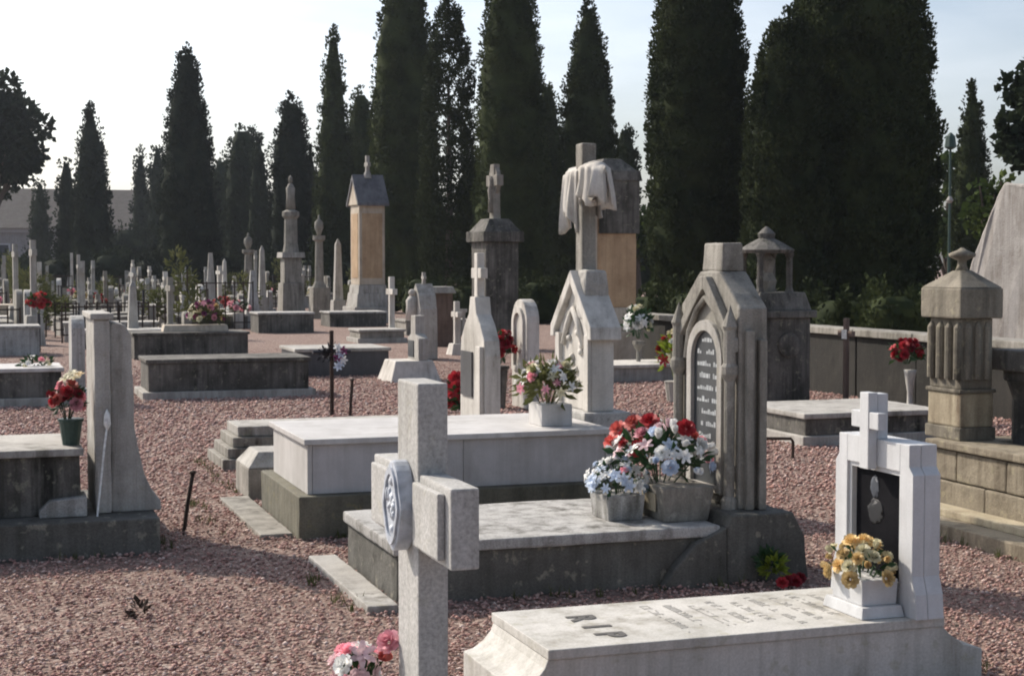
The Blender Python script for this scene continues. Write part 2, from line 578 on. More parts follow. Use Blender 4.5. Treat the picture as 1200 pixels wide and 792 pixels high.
def gravel():
    rng = np.random.default_rng(5)
    n = 190000
    # candidate positions in the wedge the camera sees (plus a margin), thinning with distance
    Z = 4.6 + (32.0 - 4.6) * rng.random(n) ** 1.35
    xo = (rng.random(n) - 0.5) * Z * 0.80
    th = YAW
    X = Z * math.sin(th) + xo * math.cos(th)
    Y = Z * math.cos(th) - xo * math.sin(th)
    size = 0.0048 + 0.009 * rng.random(n) ** 2.2
    size *= np.clip(Z / 9.0, 1.0, 1.9)
    size *= np.clip((33 - Z) / 12, 0.35, 1.0)
    base = np.array([[1, 0, 0], [-1, 0, 0], [0, 1, 0], [0, -1, 0], [0, 0, 1], [0, 0, -1]], float)
    V = base[None] * (0.75 + 0.5 * rng.random((n, 6, 1)))
    V = V + (rng.random((n, 6, 3)) - 0.5) * 0.35
    V = V * np.stack([size * 1.35, size, size * 0.75], 1)[:, None, :]
    a = rng.random(n) * 2 * PI
    t = (rng.random(n) - 0.5) * 0.9
    # tilt about x then turn about z
    y2 = V[:, :, 1] * np.cos(t)[:, None] - V[:, :, 2] * np.sin(t)[:, None]
    z2 = V[:, :, 1] * np.sin(t)[:, None] + V[:, :, 2] * np.cos(t)[:, None]
    x3 = V[:, :, 0] * np.cos(a)[:, None] - y2 * np.sin(a)[:, None]
    y3 = V[:, :, 0] * np.sin(a)[:, None] + y2 * np.cos(a)[:, None]
    zz = -0.004 + 0.010 * rng.random(n)
    # worn patches where the stones are trodden into the soil
    wear = np.sin(X * 2.1 + 1.3 * np.sin(Y * 1.1)) * np.sin(Y * 1.7 + 0.9 * np.sin(X * 2.3 + 1)) + .4 * np.sin(X * 5 + Y * 4)
    zz = np.where((wear > .55) & (rng.random(n) < .35), -0.03, zz)
    P = np.stack([x3 + X[:, None], y3 + Y[:, None], z2 + zz[:, None]], 2)
    f = np.array([[0, 2, 4], [2, 1, 4], [1, 3, 4], [3, 0, 4], [2, 0, 5], [1, 2, 5], [3, 1, 5], [0, 3, 5]])
    Fc = (f[None] + 6 * np.arange(n)[:, None, None]).reshape(-1, 3)
    pal = np.array([[.30, .155, .135], [.38, .23, .20], [.46, .33, .29], [.56, .48, .44], [.20, .11, .10], [.34, .25, .22], [.11, .075, .07], [.40, .19, .16]])
    pw = np.array([.22, .24, .18, .10, .10, .08, .03, .05])
    c = (pal[rng.choice(len(pal), n, p=pw / pw.sum())] * 0.62 + np.array([.170, .112, .095])) * (0.8 + 0.4 * rng.random((n, 1)))
    C4 = np.ones((n, 6, 4)); C4[:, :, :3] = c[:, None, :]
    o = npobj('gravel', P.reshape(-1, 3), Fc, 'gravel_stone', col=C4.reshape(-1, 4))
    tag(o, 'loose reddish gravel stones covering the ground between the graves', 'gravel', kind='stuff')


gravel()


def litter():
    rng = random.Random(77)
    mb = MB()
    for _ in range(420):
        p = gp(rng.uniform(-40, 1240), rng.choice([rng.uniform(480, 800), rng.uniform(600, 830)]))
        a = rng.random() * 6.28
        ln = rng.uniform(0.012, 0.032)
        d = Vector((math.cos(a), math.sin(a), rng.uniform(-.1, .5))) * ln
        n = Vector((-math.sin(a), math.cos(a), rng.uniform(-.4, .4))) * ln * .35
        b = Vector((p.x, p.y, 0.014))
        mb._face([mb.bm.verts.new(b), mb.bm.verts.new(b + d * .5 + n), mb.bm.verts.new(b + d), mb.bm.verts.new(b + d * .5 - n)])
    tag(obj('leaf_litter', mb, 'leaf_dry'), 'scattered small dry leaves lying on the gravel', 'leaves', kind='stuff')


litter()

def weeds():
    rng = random.Random(15)
    mb = MB()
    edges = [((2.0, 7.5), (3.9, 7.5)), ((1.72, 7.5), (1.72, 8.9)), ((1.45, 9.7), (1.45, 11.4)), ((1.08, 9.46), (1.08, 10.8)), ((-0.9, 9.44), (1.0, 9.44)),
             ((1.86, 9.58), (4.0, 9.58)), ((5.66, 9.0), (5.66, 7.0)), ((1.83, 11.3), (1.83, 14.1)), ((4.35, 7.5), (4.35, 8.8)), ((1.84, 5.5), (1.84, 6.1)), ((4.05, 5.5), (4.05, 6.2))]
    for a, b in edges:
        L_ = math.hypot(b[0] - a[0], b[1] - a[1])
        for _ in range(int(L_ * 5)):
            u = rng.random()
            cx, cy = a[0] + (b[0] - a[0]) * u + rng.gauss(0, .03), a[1] + (b[1] - a[1]) * u + rng.gauss(0, .03)
            for _ in range(rng.randrange(4, 13)):
                an = rng.random() * 6.28
                h_ = rng.uniform(0.02, 0.075)
                d = Vector((math.cos(an) * h_ * .5, math.sin(an) * h_ * .5, h_))
                n = Vector((-math.sin(an), math.cos(an), 0)) * 0.004
                p = Vector((cx + rng.gauss(0, .015), cy + rng.gauss(0, .015), -0.005))
                mb._face([mb.bm.verts.new(p - n), mb.bm.verts.new(p + n), mb.bm.verts.new(p + d * .6 + n * .7), mb.bm.verts.new(p + d)])
    tag(obj('weeds', mb, 'scrub_green'), 'small grass tufts growing along the feet of the graves', 'weeds', kind='stuff')


weeds()

# ------------------------------------------------------------------ flowers
def petal_ring(mb, n, r0, r1, z0, z1, w, ph=0.0, cup=0.0):
    for i in range(n):
        a = ph + 2 * PI * i / n
        ca, sa = math.cos(a), math.sin(a)

        def P(r, s, z):
            return mb.bm.verts.new((ca * r - sa * s, sa * r + ca * s, z))
        rm = (r0 + r1) / 2
        zm = (z0 + z1) / 2 + cup
        a0, a1 = P(r0, -w * 0.3, z0), P(r0, w * 0.3, z0)
        b0, b1 = P(rm, -w, zm), P(rm, w, zm)
        c0, c1 = P(r1, -w * 0.55, z1), P(r1, w * 0.55, z1)
        mb._face([a0, a1, b1, b0]); mb._face([b0, b1, c1, c0])


def blossom_mesh(kind):
    mb = MB()
    if kind == 'rose':
        petal_ring(mb, 7, 0.2, 1.0, -0.1, 0.10, 0.44, 0.0, 0.10)
        petal_ring(mb, 6, 0.15, 0.80, 0.0, 0.48, 0.40, 0.5, 0.05)
        petal_ring(mb, 5, 0.1, 0.52, 0.1, 0.72, 0.32, 0.2, 0.0)
        petal_ring(mb, 4, 0.05, 0.22, 0.2, 0.80, 0.22, 0.9, 0.0)
    elif kind == 'lily':
        petal_ring(mb, 6, 0.08, 1.1, 0.0, 0.20, 0.26, 0.0, 0.12)
        petal_ring(mb, 5, 0.05, 0.7, 0.08, 0.42, 0.22, 0.4, 0.08)
    else:   # bud
        petal_ring(mb, 5, 0.10, 0.42, -0.2, 0.95, 0.36, 0.0, -0.05)
        petal_ring(mb, 4, 0.06, 0.28, -0.1, 1.05, 0.26, 0.6, 0.0)
    me = bpy.data.meshes.new('blossom_' + kind)
    mb.bm.to_mesh(me)
    mb.bm.free()
    return me


_BL = {}


def blossom(kind, mat, parent, loc, r, direction):
    key = (kind, mat)
    if key not in _BL:
        me = blossom_mesh(kind)
        me.materials.append(MATS[mat])
        _BL[key] = me
    o = bpy.data.objects.new('blossom', _BL[key])
    COL.objects.link(o)
    o.parent = parent
    o.location = loc
    q = Vector(direction).to_track_quat('Z', 'Y')
    o.rotation_euler = (q.to_matrix().to_4x4() @ Matrix.Rotation(random.random() * 6, 4, 'Z')).to_euler()
    o.scale = (r, r, r)
    return o


def leaves(mb, c, rad, n, ln, rng):
    for _ in range(n):
        d = Vector((rng.uniform(-1, 1), rng.uniform(-1, 1), rng.uniform(-0.3, 1))).normalized()
        p = Vector(c) + Vector((d.x * rad[0], d.y * rad[1], d.z * rad[2])) * rng.uniform(0.25, 1.0)
        t = (d + Vector((rng.uniform(-.6, .6), rng.uniform(-.6, .6), rng.uniform(-.3, .5)))).normalized()
        s = t.orthogonal().normalized()
        s = (Matrix.Rotation(rng.random() * 6, 3, t) @ s) * ln * 0.22
        k = t.cross(s).normalized() * ln * 0.1
        v = [mb.bm.verts.new(p), mb.bm.verts.new(p + t * ln * .5 + s - k), mb.bm.verts.new(p + t * ln), mb.bm.verts.new(p + t * ln * .5 - s - k)]
        mb._face(v)


def bouquet(t, c, rad, n, palette, r, kinds=('rose',), leafmat='leaf_dark', nleaf=60, ln=0.07, seed=1, up=0.1, stems=True):
    """blossoms over the upper half of an ellipsoid at c (local to t), with leaves and stems"""
    rng = random.Random(seed)
    mb = MB()
    leaves(mb, c, tuple(x * 0.95 for x in rad), nleaf, ln, rng)
    if stems:
        for _ in range(12):
            d = Vector((rng.uniform(-1, 1) * rad[0], rng.uniform(-1, 1) * rad[1], rng.uniform(0, .8) * rad[2]))
            mb.tube([(c[0] + d.x * .15, c[1] + d.y * .15, c[2] - rad[2] * .9), Vector(c) + d * .8], 0.004, 4)
    obj('leaves', mb, leafmat, t, kind='stuff')
    k = 0
    pts = []
    while len(pts) < n and k < 4000:
        k += 1
        d = Vector((rng.gauss(0, 1), rng.gauss(0, 1), rng.gauss(0.35, 0.8))).normalized()
        if d.z < -0.25 + up:
            continue
        p = Vector((c[0] + d.x * rad[0], c[1] + d.y * rad[1], c[2] + d.z * rad[2]))
        p += Vector((rng.uniform(-1, 1), rng.uniform(-1, 1), rng.uniform(-1, 1))) * r * 0.5
        if any((p - q).length < r * 1.15 for q, _ in pts):
            if rng.random() < 0.93:
                continue
        pts.append((p, d))
    for p, d in pts:
        blossom(rng.choice(kinds), rng.choice(palette), t, p, r * rng.uniform(0.75, 1.2),
                d + Vector((rng.uniform(-.3, .3), rng.uniform(-.3, .3), rng.uniform(-.1, .5))))


# ------------------------------------------------------------------ 1. near granite cross on its own slab grave
t = thing('stone_cross', 'pale speckled granite cross with an oval plaque in the foreground', 'cross', (1.10, 3.93, 0.28))
mb = MB().box(-0.04, 0.04, -0.10, 0.10, 0.10, 1.12)
obj('shaft', mb, 'granite_cross', t, bevel=0.006)
for a, b in ((-0.375, -0.1005), (0.1005, 0.375)):
    am = obj('arm', MB().box(-0.036, 0.036, a, b, 0.695, 0.89), 'granite_cross', t, bevel=0.006)
    a, b = max(a, -0.33), min(b, 0.33)
    obj('raised_face', MB().box(-0.056, -0.0365, a, b, 0.712, 0.873), 'granite_cross', am, bevel=0.005)
mb = MB().box(-0.11, 0.11, -0.17, 0.17, 0.0, 0.10, 0.03)
obj('foot', mb, 'granite_cross', t, bevel=0.008)
# oval plaque with scrolled rim, slightly tipped on the crossing
mb = MB()
pts = [((0.082 + 0.007 * math.cos(6 * a)) * math.cos(a) * 1.0, 0.112 * math.sin(a) * (1 + 0.05 * math.cos(4 * a))) for a in [2 * PI * i / 36 for i in range(36)]]
mb.prism([(y, 0.80 + z) for y, z in pts], 'x', -0.083, -0.0408)
plq = obj('oval_plaque', mb, 'bluish_white', t, bevel=0.006)
mb = MB().ring([(y * .86, 0.80 + z * .86) for y, z in pts], [(y * .70, 0.80 + z * .70) for y, z in pts], 'x', -0.089, -0.0835)
obj('plaque_rim', mb, 'bluish_white', plq)
mb = MB()
rr = random.Random(8)
for k in range(16):
    a = rr.uniform(0, 6.28); q = rr.uniform(0, 0.62)
    mb.blob((-0.083, 0.075 * q * math.cos(a), 0.80 + 0.105 * q * math.sin(a)), (rr.uniform(.004, .010), rr.uniform(.010, .022), rr.uniform(.010, .026)), k, 0.5, 1)
obj('plaque_relief', mb, 'bluish_white', plq, smooth=True)

t = thing('slab_grave', 'low pale slab grave carrying the foreground granite cross', 'grave', (0, 3.93, 0))
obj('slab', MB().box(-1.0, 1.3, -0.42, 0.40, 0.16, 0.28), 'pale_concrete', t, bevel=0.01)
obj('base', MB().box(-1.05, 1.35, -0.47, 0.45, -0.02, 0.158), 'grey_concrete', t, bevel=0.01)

t = thing('flower_vase', 'pink artificial flowers in a white vase at the foot of the granite cross', 'flowers', (0.985, 4.07, 0.28))
obj('vase', MB().lathe([(0.05, 0), (0.065, 0.08), (0.05, 0.2), (0.062, 0.30), (0.05, 0.31)], n=16), 'white_paint', t, smooth=True)
bouquet(t, (-0.02, 0.02, 0.33), (0.055, 0.07, 0.065), 15, ['petal_pink', 'petal_blush', 'petal_blush', 'petal_white'], 0.034, ('rose', 'lily', 'rose'), 'stem_green', 40, 0.04, 3)
blossom('rose', 'petal_pink', t, (0.055, -0.02, 0.415), 0.036, (-.5, -.5, .6))
blossom('bud', 'petal_coral', t, (0.058, -0.02, 0.375), 0.034, (-.7, -.4, .3))

# ------------------------------------------------------------------ 2. RIP grave
t = thing('inscribed_grave', 'low pale stone grave inscribed RIP with flared ends, nearest on the right', 'grave', (2.02, 5.44, 0))
prof = [(-0.14, -0.02), (-0.14, 0.125), (-0.10, 0.135), (-0.055, 0.165), (-0.025, 0.20), (-0.012, 0.232), (1.70, 0.232),
        (1.73, 0.20), (1.80, 0.15), (1.89, 0.125), (1.89, -0.02)]
obj('plinth', MB().prism(prof, 'y', 0.012, 0.665), 'pale_concrete', t, bevel=0.005)
slab = obj('slab', MB().box(-0.015, 1.70, 0.0, 0.68, 0.2335, 0.272), 'pale_concrete', t, bevel=0.005)


def letter(ch, size, loc, rz, mat, parent, name='inscription_letter'):
    cu = bpy.data.curves.new('txt', 'FONT')
    cu.body = ch
    cu.size = size
    cu.extrude = 0.001
    cu.offset = 0.007
    o = bpy.data.objects.new('txt', cu)
    COL.objects.link(o)
    dg = bpy.context.evaluated_depsgraph_get()
    me = bpy.data.meshes.new_from_object(o.evaluated_get(dg))
    bpy.data.objects.remove(o)
    bpy.data.curves.remove(cu)
    me.materials.append(MATS[mat])
    q = bpy.data.objects.new(name, me)
    COL.objects.link(q)
    q.parent = parent
    q.location = loc
    q.rotation_euler = (0, 0, rz)
    return q


for k, ch in enumerate('RIP'):
    g = gp((657, 683, 700)[k], (727, 735, 747)[k], 0.272)
    letter(ch, 0.155, (2.32 - 2.02 - 0.055, 5.94 - 5.44 - 0.155 * k + (-.03 if ch == 'I' else 0), 0.274), -PI / 2, 'engrave', slab)
# worn rows of small lettering, too worn to read
rng = random.Random(4)
for row in range(9):
    mb = MB()
    x = 0.60 + row * 0.098
    y = 0.60 - rng.uniform(0, 0.10)
    yend = 0.08 + rng.uniform(0, 0.12)
    while y > yend:
        w = rng.uniform(0.010, 0.017)
        if rng.random() < 0.84:
            mb.box(x, x + 0.006, y - w, y, 0.2735, 0.2745)
            if rng.random() < 0.7:
                mb.box(x + 0.0062, x + 0.032, y - 0.005, y - 0.0008, 0.2735, 0.2745)
            if rng.random() < 0.5:
                mb.box(x + 0.0322, x + 0.038, y - w, y, 0.2735, 0.2745)
            y -= w + 0.007
        else:
            y -= 0.025
    obj('inscription_line', mb, 'engrave_faint', slab, kind='stuff')

h = thing('headstone', 'white headstone with small cross and black panel on the RIP grave', 'headstone', (3.60, 5.75, 0.272))
Z0 = 0.0


def lr(s):
    return [(s * 0.205, 0.0), (s * 0.335, 0.0), (s * 0.325, 0.10), (s * 0.300, 0.17), (s * 0.300, 0.58), (s * 0.272, 0.61), (s * 0.272, 0.70), (s * 0.205, 0.70)]


mb = MB()
full = [(-0.335, 0.0), (0.335, 0.0), (0.325, 0.10), (0.300, 0.17), (0.300, 0.58), (0.272, 0.61), (0.272, 0.70), (-0.272, 0.70), (-0.272, 0.61), (-0.300, 0.58), (-0.300, 0.17), (-0.325, 0.10)]
obj('back_slab', MB().prism(full, 'x', 0.026, 0.10), 'white_headstone', h, bevel=0.004)
mb = MB()
for s in (-1, 1):
    mb.prism(lr(s), 'x', -0.03, 0.024)
mb.box(-0.03, 0.024, -0.2045, 0.2045, 0.585, 0.70)
mb.box(-0.03, 0.024, -0.2045, 0.2045, 0.0, 0.10)
obj('front_frame', mb, 'white_headstone', h, bevel=0.003)
obj('lip', MB().ring([(-.204, .1005), (.204, .1005), (.204, .5845), (-.204, .5845)], [(-.185, .12), (.185, .12), (.185, .565), (-.185, .565)], 'x', -0.018, 0.024), 'white_headstone', h)
pan = obj('black_panel', MB().box(0.006, 0.0235, -0.184, 0.184, 0.121, 0.564), 'black_granite', h)
mb = MB()   # faint pale veiled figure etched at the top of the panel
mb.blob((0.0052, 0.038, 0.488), (0.0014, 0.032, 0.046), 2, 0.35, 3)
obj('etched_head', mb, 'etched_pale', pan, smooth=True)
mb = MB().blob((0.0052, 0.03, 0.385), (0.0012, 0.060, 0.050), 4, 0.3, 3)
obj('etched_robe', mb, 'etched_dim', pan, smooth=True)
mb = MB().box(-0.075, -0.031, -0.034, 0.034, 0.575, 0.895).box(-0.072, -0.0315, 0.0345, 0.105, 0.745, 0.815).box(-0.072, -0.0315, -0.105, -0.0345, 0.745, 0.815)
mb.box(-0.0305, 0.02, -0.033, 0.033, 0.7005, 0.89)
obj('cross', mb, 'white_headstone', h, bevel=0.004)

t = thing('flower_planter', 'yellow flowers in a stepped white planter before the black panel', 'flowers', (3.465, 5.64, 0.2735))
obj('step', MB().box(-0.10, 0.10, -0.15, 0.16, 0, 0.045, 0.01), 'white_headstone', t, bevel=0.003)
obj('planter_box', MB().box(-0.075, 0.085, -0.11, 0.12, 0.046, 0.150, -0.004), 'white_headstone', t, bevel=0.003)
bouquet(t, (-0.01, 0.01, 0.18), (0.11, 0.17, 0.105), 34, ['petal_yellow', 'petal_yellow', 'petal_yellow', 'petal_cream'], 0.034, ('rose', 'bud', 'rose'), 'leaf_dark', 50, 0.05, 8)

# ------------------------------------------------------------------ 3. grey weathered grave and gothic headstone
t = thing('weathered_grave', 'broad dark weathered concrete grave behind the granite cross', 'grave', (2.0, 7.62, 0))
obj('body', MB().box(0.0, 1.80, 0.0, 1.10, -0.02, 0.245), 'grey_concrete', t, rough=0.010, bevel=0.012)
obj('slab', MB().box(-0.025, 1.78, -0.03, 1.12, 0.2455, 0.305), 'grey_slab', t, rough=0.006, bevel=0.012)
obj('kerb', MB().box(-0.19, -0.03, -0.15, 1.28, -0.02, 0.030), 'weathered_pale', t, rough=0.006, bevel=0.01)
prof = [(1.50, -0.02), (1.55, 0.20), (1.68, 0.285), (1.815, 0.36), (2.22, 0.36), (2.28, 0.20), (2.32, -0.02)]
obj('head_plinth', MB().prism([(1.805, -0.02), (1.805, 0.30), (1.83, 0.36), (2.20, 0.36), (2.28, 0.22), (2.30, -0.02)], 'y', -0.06, 1.16), 'grey_concrete', t, rough=0.012, bevel=0.015)
pf = [(1.42, -0.02), (1.50, 0.10), (1.62, 0.22), (1.80, 0.30), (1.80, -0.02)]
obj('side_fillet', MB().prism(pf, 'y', -0.075, -0.002), 'grey_concrete', t, rough=0.01, bevel=0.01)

h = thing('gothic_headstone', 'tall weathered gothic headstone with gable and arched dark plaque', 'headstone', (3.95, 8.09, 0.362))
W = 0.375
bodyp = [(-W, 0), (W, 0), (W, 1.10), (0.12, 1.30), (-0.12, 1.30), (-W, 1.10)]
obj('body', MB().prism(bodyp, 'x', 0.0, 0.17), 'gothic_stone', h, rough=0.006, bevel=0.012, cell=0.06)
obj('finial_block', MB().box(0.015, 0.155, -0.125, 0.125, 1.301, 1.46, 0.008), 'gothic_stone', h, rough=0.006, bevel=0.012)
mb = MB()
for s in (-1, 1):   # sloping gable mouldings
    mb.prism([(s * 0.37, 0.86), (s * 0.37, 0.93), (s * 0.04, 1.27), (0.0, 1.27), (0.0, 1.20), (s * 0.02, 1.19)], 'x', -0.045, -0.002)
obj('gable_moulding', mb, 'gothic_stone', h, rough=0.004, bevel=0.006, cell=0.05)
mb = MB()
for s in (-1, 1):   # inner trefoil arch ribs
    pts = [(-0.02, s * 0.26, 0.80), (-0.02, s * 0.22, 0.95), (-0.02, s * 0.12, 1.08), (-0.02, 0.0, 1.155)]
    mb.tube(pts, 0.018, 8)
obj('arch_rib', mb, 'gothic_stone', h)
obj('plaque_frame', MB().ring(arch(0, 0.225, 0.06, 0.80, 14), arch(0, 0.165, 0.10, 0.80, 14), 'x', -0.035, -0.001), 'weathered_pale', h, bevel=0.005)
plq = obj('arched_plaque', MB().prism(arch(0, 0.164, 0.101, 0.80, 14), 'x', -0.012, -0.001), 'slate_plaque', h)
rng = random.Random(9)
mb = MB()
for row in range(11):
    z = 0.90 - row * 0.068
    y = 0.12 * (0.5 if row < 1 else 1)
    while y > -0.12 * (0.5 if row < 1 else 1):
        w = rng.uniform(0.012, 0.03)
        if rng.random() < 0.75:
            mb.box(-0.0145, -0.0122, y - w, y, z, z + rng.uniform(0.014, 0.032))
        y -= w + 0.008
obj('plaque_lettering', mb, 'engrave_white', plq, kind='stuff')
for s in (-1, 1):
    mb = MB().lathe([(0.045, 0), (0.045, 0.05), (0.03, 0.07), (0.03, 0.70), (0.048, 0.74), (0.048, 0.78), (0.036, 0.80), (0.036, 0.98), (0.045, 1.0), (0.0, 1.12)], c=(-0.035, s * 0.33), n=10)
    obj('colonette', mb, 'gothic_stone', h)
for s in (-1, 1):
    mb = MB()
    for k, dx in enumerate((0.03, 0.105)):
        mb.box(dx, dx + 0.045, s * (W + 0.02) - 0.022, s * (W + 0.02) + 0.022, 0.0, 0.98 - 0.05 * k)
    obj('side_shaft', mb, 'gothic_stone', h, bevel=0.008)

t = thing('flower_planter', 'square stone pot of white and pale blue flowers on the weathered grave', 'flowers', (3.36, 8.02, 0.306))
obj('planter_box', MB().box(-0.10, 0.10, -0.12, 0.12, 0, 0.135, -0.012), 'grey_slab', t, bevel=0.006)
bouquet(t, (0, 0, 0.19), (0.155, 0.17, 0.12), 46, ['petal_white', 'petal_white', 'petal_blue', 'petal_blue'], 0.036, ('lily', 'lily', 'rose'), 'leaf_dark', 80, 0.06, 11)
t = thing('flower_planter', 'large stone planter of red and white flowers below the gothic plaque', 'flowers', (3.66, 7.98, 0.306))
obj('planter_box', MB().box(-0.13, 0.13, -0.22, 0.20, 0, 0.19, -0.025), 'gothic_stone', t, bevel=0.008)
obj('front_tablet', MB().box(-0.158, -0.150, -0.15, 0.13, 0.05, 0.15), 'cream_stone', t, bevel=0.003)
bouquet(t, (-0.05, 0.03, 0.31), (0.24, 0.36, 0.19), 64, ['petal_white', 'petal_white', 'petal_coral', 'petal_white', 'petal_blue', 'petal_blush', 'petal_pink', 'petal_red'], 0.042, ('lily', 'rose', 'rose', 'bud'), 'leaf_dark', 150, 0.09, 12)
for p in ((-.20, .26, .46), (-.10, .05, .52), (.02, -.16, .50), (-.14, .18, .50), (-.20, -.02, .38), (-.22, .30, .38)):
    blossom('rose', random.choice(['petal_red', 'petal_coral']), t, p, 0.058, (p[0] - .1, p[1] * .6 - .25, .35))

# ------------------------------------------------------------------ 4. white marble tomb
t = thing('marble_tomb', 'long white marble box tomb with a dark plinth in the centre', 'tomb', (1.97, 9.70, 0))
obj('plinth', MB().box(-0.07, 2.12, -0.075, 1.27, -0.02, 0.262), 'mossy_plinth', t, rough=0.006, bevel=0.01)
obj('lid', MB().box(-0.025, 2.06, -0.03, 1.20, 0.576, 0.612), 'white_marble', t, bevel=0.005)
obj('end_panel', MB().box(0.0, 0.03, 0.0, 1.17, 0.264, 0.574), 'white_marble', t, bevel=0.004)
obj('end_panel', MB().box(2.01, 2.04, 0.0, 1.17, 0.264, 0.574), 'white_marble', t, bevel=0.004)
obj('side_panel', MB().box(0.0325, 1.02, 0.006, 0.03, 0.264, 0.574), 'marble_panel', t, bevel=0.003)
obj('side_panel', MB().box(1.023, 2.0075, 0.006, 0.03, 0.264, 0.574), 'marble_panel', t, bevel=0.003)
obj('side_panel', MB().box(0.0325, 2.0075, 1.14, 1.165, 0.264, 0.574), 'marble_panel', t, bevel=0.003)
obj('path_slab', MB().box(-0.29, -0.085, 0.05, 1.75, -0.02, 0.020), 'gothic_stone', t, rough=0.006, bevel=0.008)

h = thing('draped_cross_monument', 'white gabled monument topped by a stone cross draped in carved cloth', 'monument', (4.10, 10.66, 0))
obj('base', MB().box(-0.05, 0.30, -0.40, 0.40, -0.02, 0.66), 'grey_slab', h, bevel=0.012)
gp_ = [(-0.33, 0.662), (0.33, 0.662), (0.33, 1.22), (0.0, 1.56), (-0.33, 1.22)]
obj('body', MB().prism(gp_, 'x', 0.03, 0.20), 'white_stone', h, bevel=0.008)
mb = MB()
for s in (-1, 1):
    mb.prism([(s * 0.41, 1.17), (s * 0.40, 1.26), (0.0, 1.66), (0.0, 1.562), (s * 0.335, 1.222), (s * 0.335, 1.17)], 'x', -0.01, 0.225)
obj('gable_coping', mb, 'white_stone', h, bevel=0.008)
for a in (-0.33, 0.25):
    obj('side_pilaster', MB().box(0.0, 0.028, a, a + 0.08, 0.662, 1.20), 'white_stone', h, bevel=0.004)
mb = MB()
rng = random.Random(3)
mb.tube([(0.02, -0.2, 1.12), (0.015, -0.1, 1.28), (0.015, 0, 1.38), (0.015, 0.1, 1.28), (0.02, 0.2, 1.12)], 0.022, 8)
for k in range(9):
    mb.blob((0.025, rng.uniform(-.15, .15), 0.85 + k * 0.045), (0.02, 0.045, 0.03), k, 0.4, 1)
obj('carved_relief', mb, 'white_stone', h, smooth=True)
obj('rock_pedestal', MB().box(0.02, 0.24, -0.20, 0.16, 1.30, 1.66, 0.03), 'weathered_pale', h, rough=0.02, bevel=0.02)
mb = MB().box(0.06, 0.17, -0.065, 0.065, 1.64, 2.57)
mb.box(0.065, 0.165, -0.30, -0.0655, 2.26, 2.36).box(0.065, 0.165, 0.0655, 0.30, 2.26, 2.36)
obj('cross', mb, 'gothic_stone', h, rough=0.005, bevel=0.012)


def drape(y0, y1, ztop, front, back, seed):
    """carved cloth hung over an arm of the cross: a thick folded sheet, gathered in at its outer end"""
    mb = MB()
    ny, npf = 22, 22
    rows = []
    for i in range(ny + 1):
        u = i / ny
        y = y0 + (y1 - y0) * u
        e = abs(y) / max(abs(y0), abs(y1))
        g = 1.0 if e < 0.62 else max(0.10, 1 - ((e - 0.62) / 0.38) ** 1.5)
        fold = 0.024 * (abs(math.sin(u * 11 + seed)) * 2 - 1) + 0.014 * (abs(math.sin(u * 19 + seed * 2)) * 2 - 1)
        lf = front * (0.86 + 0.12 * math.sin(u * 9 + seed) + 0.10 * math.sin(u * 19 + 1))
        lb = back * (0.9 + 0.12 * math.sin(u * 11 + seed))
        sag = -0.05 * max(0, e - 0.6) / 0.4
        pr = []
        for k in range(npf + 1):
            s = k / npf
            if s < 0.42:
                q = 1 - s / 0.42
                x = -0.068 * g - (0.012 + 0.02 * q) + fold * (0.35 + q)
                zz = ztop - 0.02 - lf * q
            elif s < 0.58:
                q = (s - 0.42) / 0.16
                x = (-0.068 + 0.136 * q) * g
                zz = ztop - 0.02 + 0.03 * math.sin(q * PI) + fold * .3
            else:
                q = (s - 0.58) / 0.42
                x = 0.068 * g + 0.012 + 0.015 * q + fold * (0.35 + q)
                zz = ztop - 0.02 - lb * q
            pr.append((0.115 + x, y + 0.03 * math.sin(q * 2.2 + seed) * q, zz + sag))
        rows.append(pr)
    vo = [[mb.bm.verts.new(p) for p in r] for r in rows]
    for i in range(ny):
        for k in range(npf):
            mb._face([vo[i][k], vo[i + 1][k], vo[i + 1][k + 1], vo[i][k + 1]])
    bmesh.ops.recalc_face_normals(mb.bm, faces=mb.bm.faces)
    bmesh.ops.solidify(mb.bm, geom=list(mb.bm.faces), thickness=0.018)
    return mb


obj('carved_cloth', drape(0.0, 0.37, 2.40, 0.42, 0.34, 1), 'white_stone', h, smooth=True)
obj('carved_cloth', drape(-0.36, -0.03, 2.42, 0.27, 0.30, 4), 'white_stone', h, smooth=True)

q = gp(635, 498, 0.612)
t = thing('flower_box', 'white box of cream and green flowers standing on the marble tomb', 'flowers', (3.72, 10.05, 0.6135))
obj('box', MB().box(-0.11, 0.11, -0.12, 0.14, 0, 0.145), 'white_marble', t, bevel=0.004)
bouquet(t, (-0.02, 0.02, 0.26), (0.19, 0.25, 0.17), 40, ['petal_cream', 'petal_white', 'petal_cream', 'petal_white', 'petal_pink'], 0.038, ('lily', 'rose', 'lily'), 'scrub_green', 220, 0.10, 21)

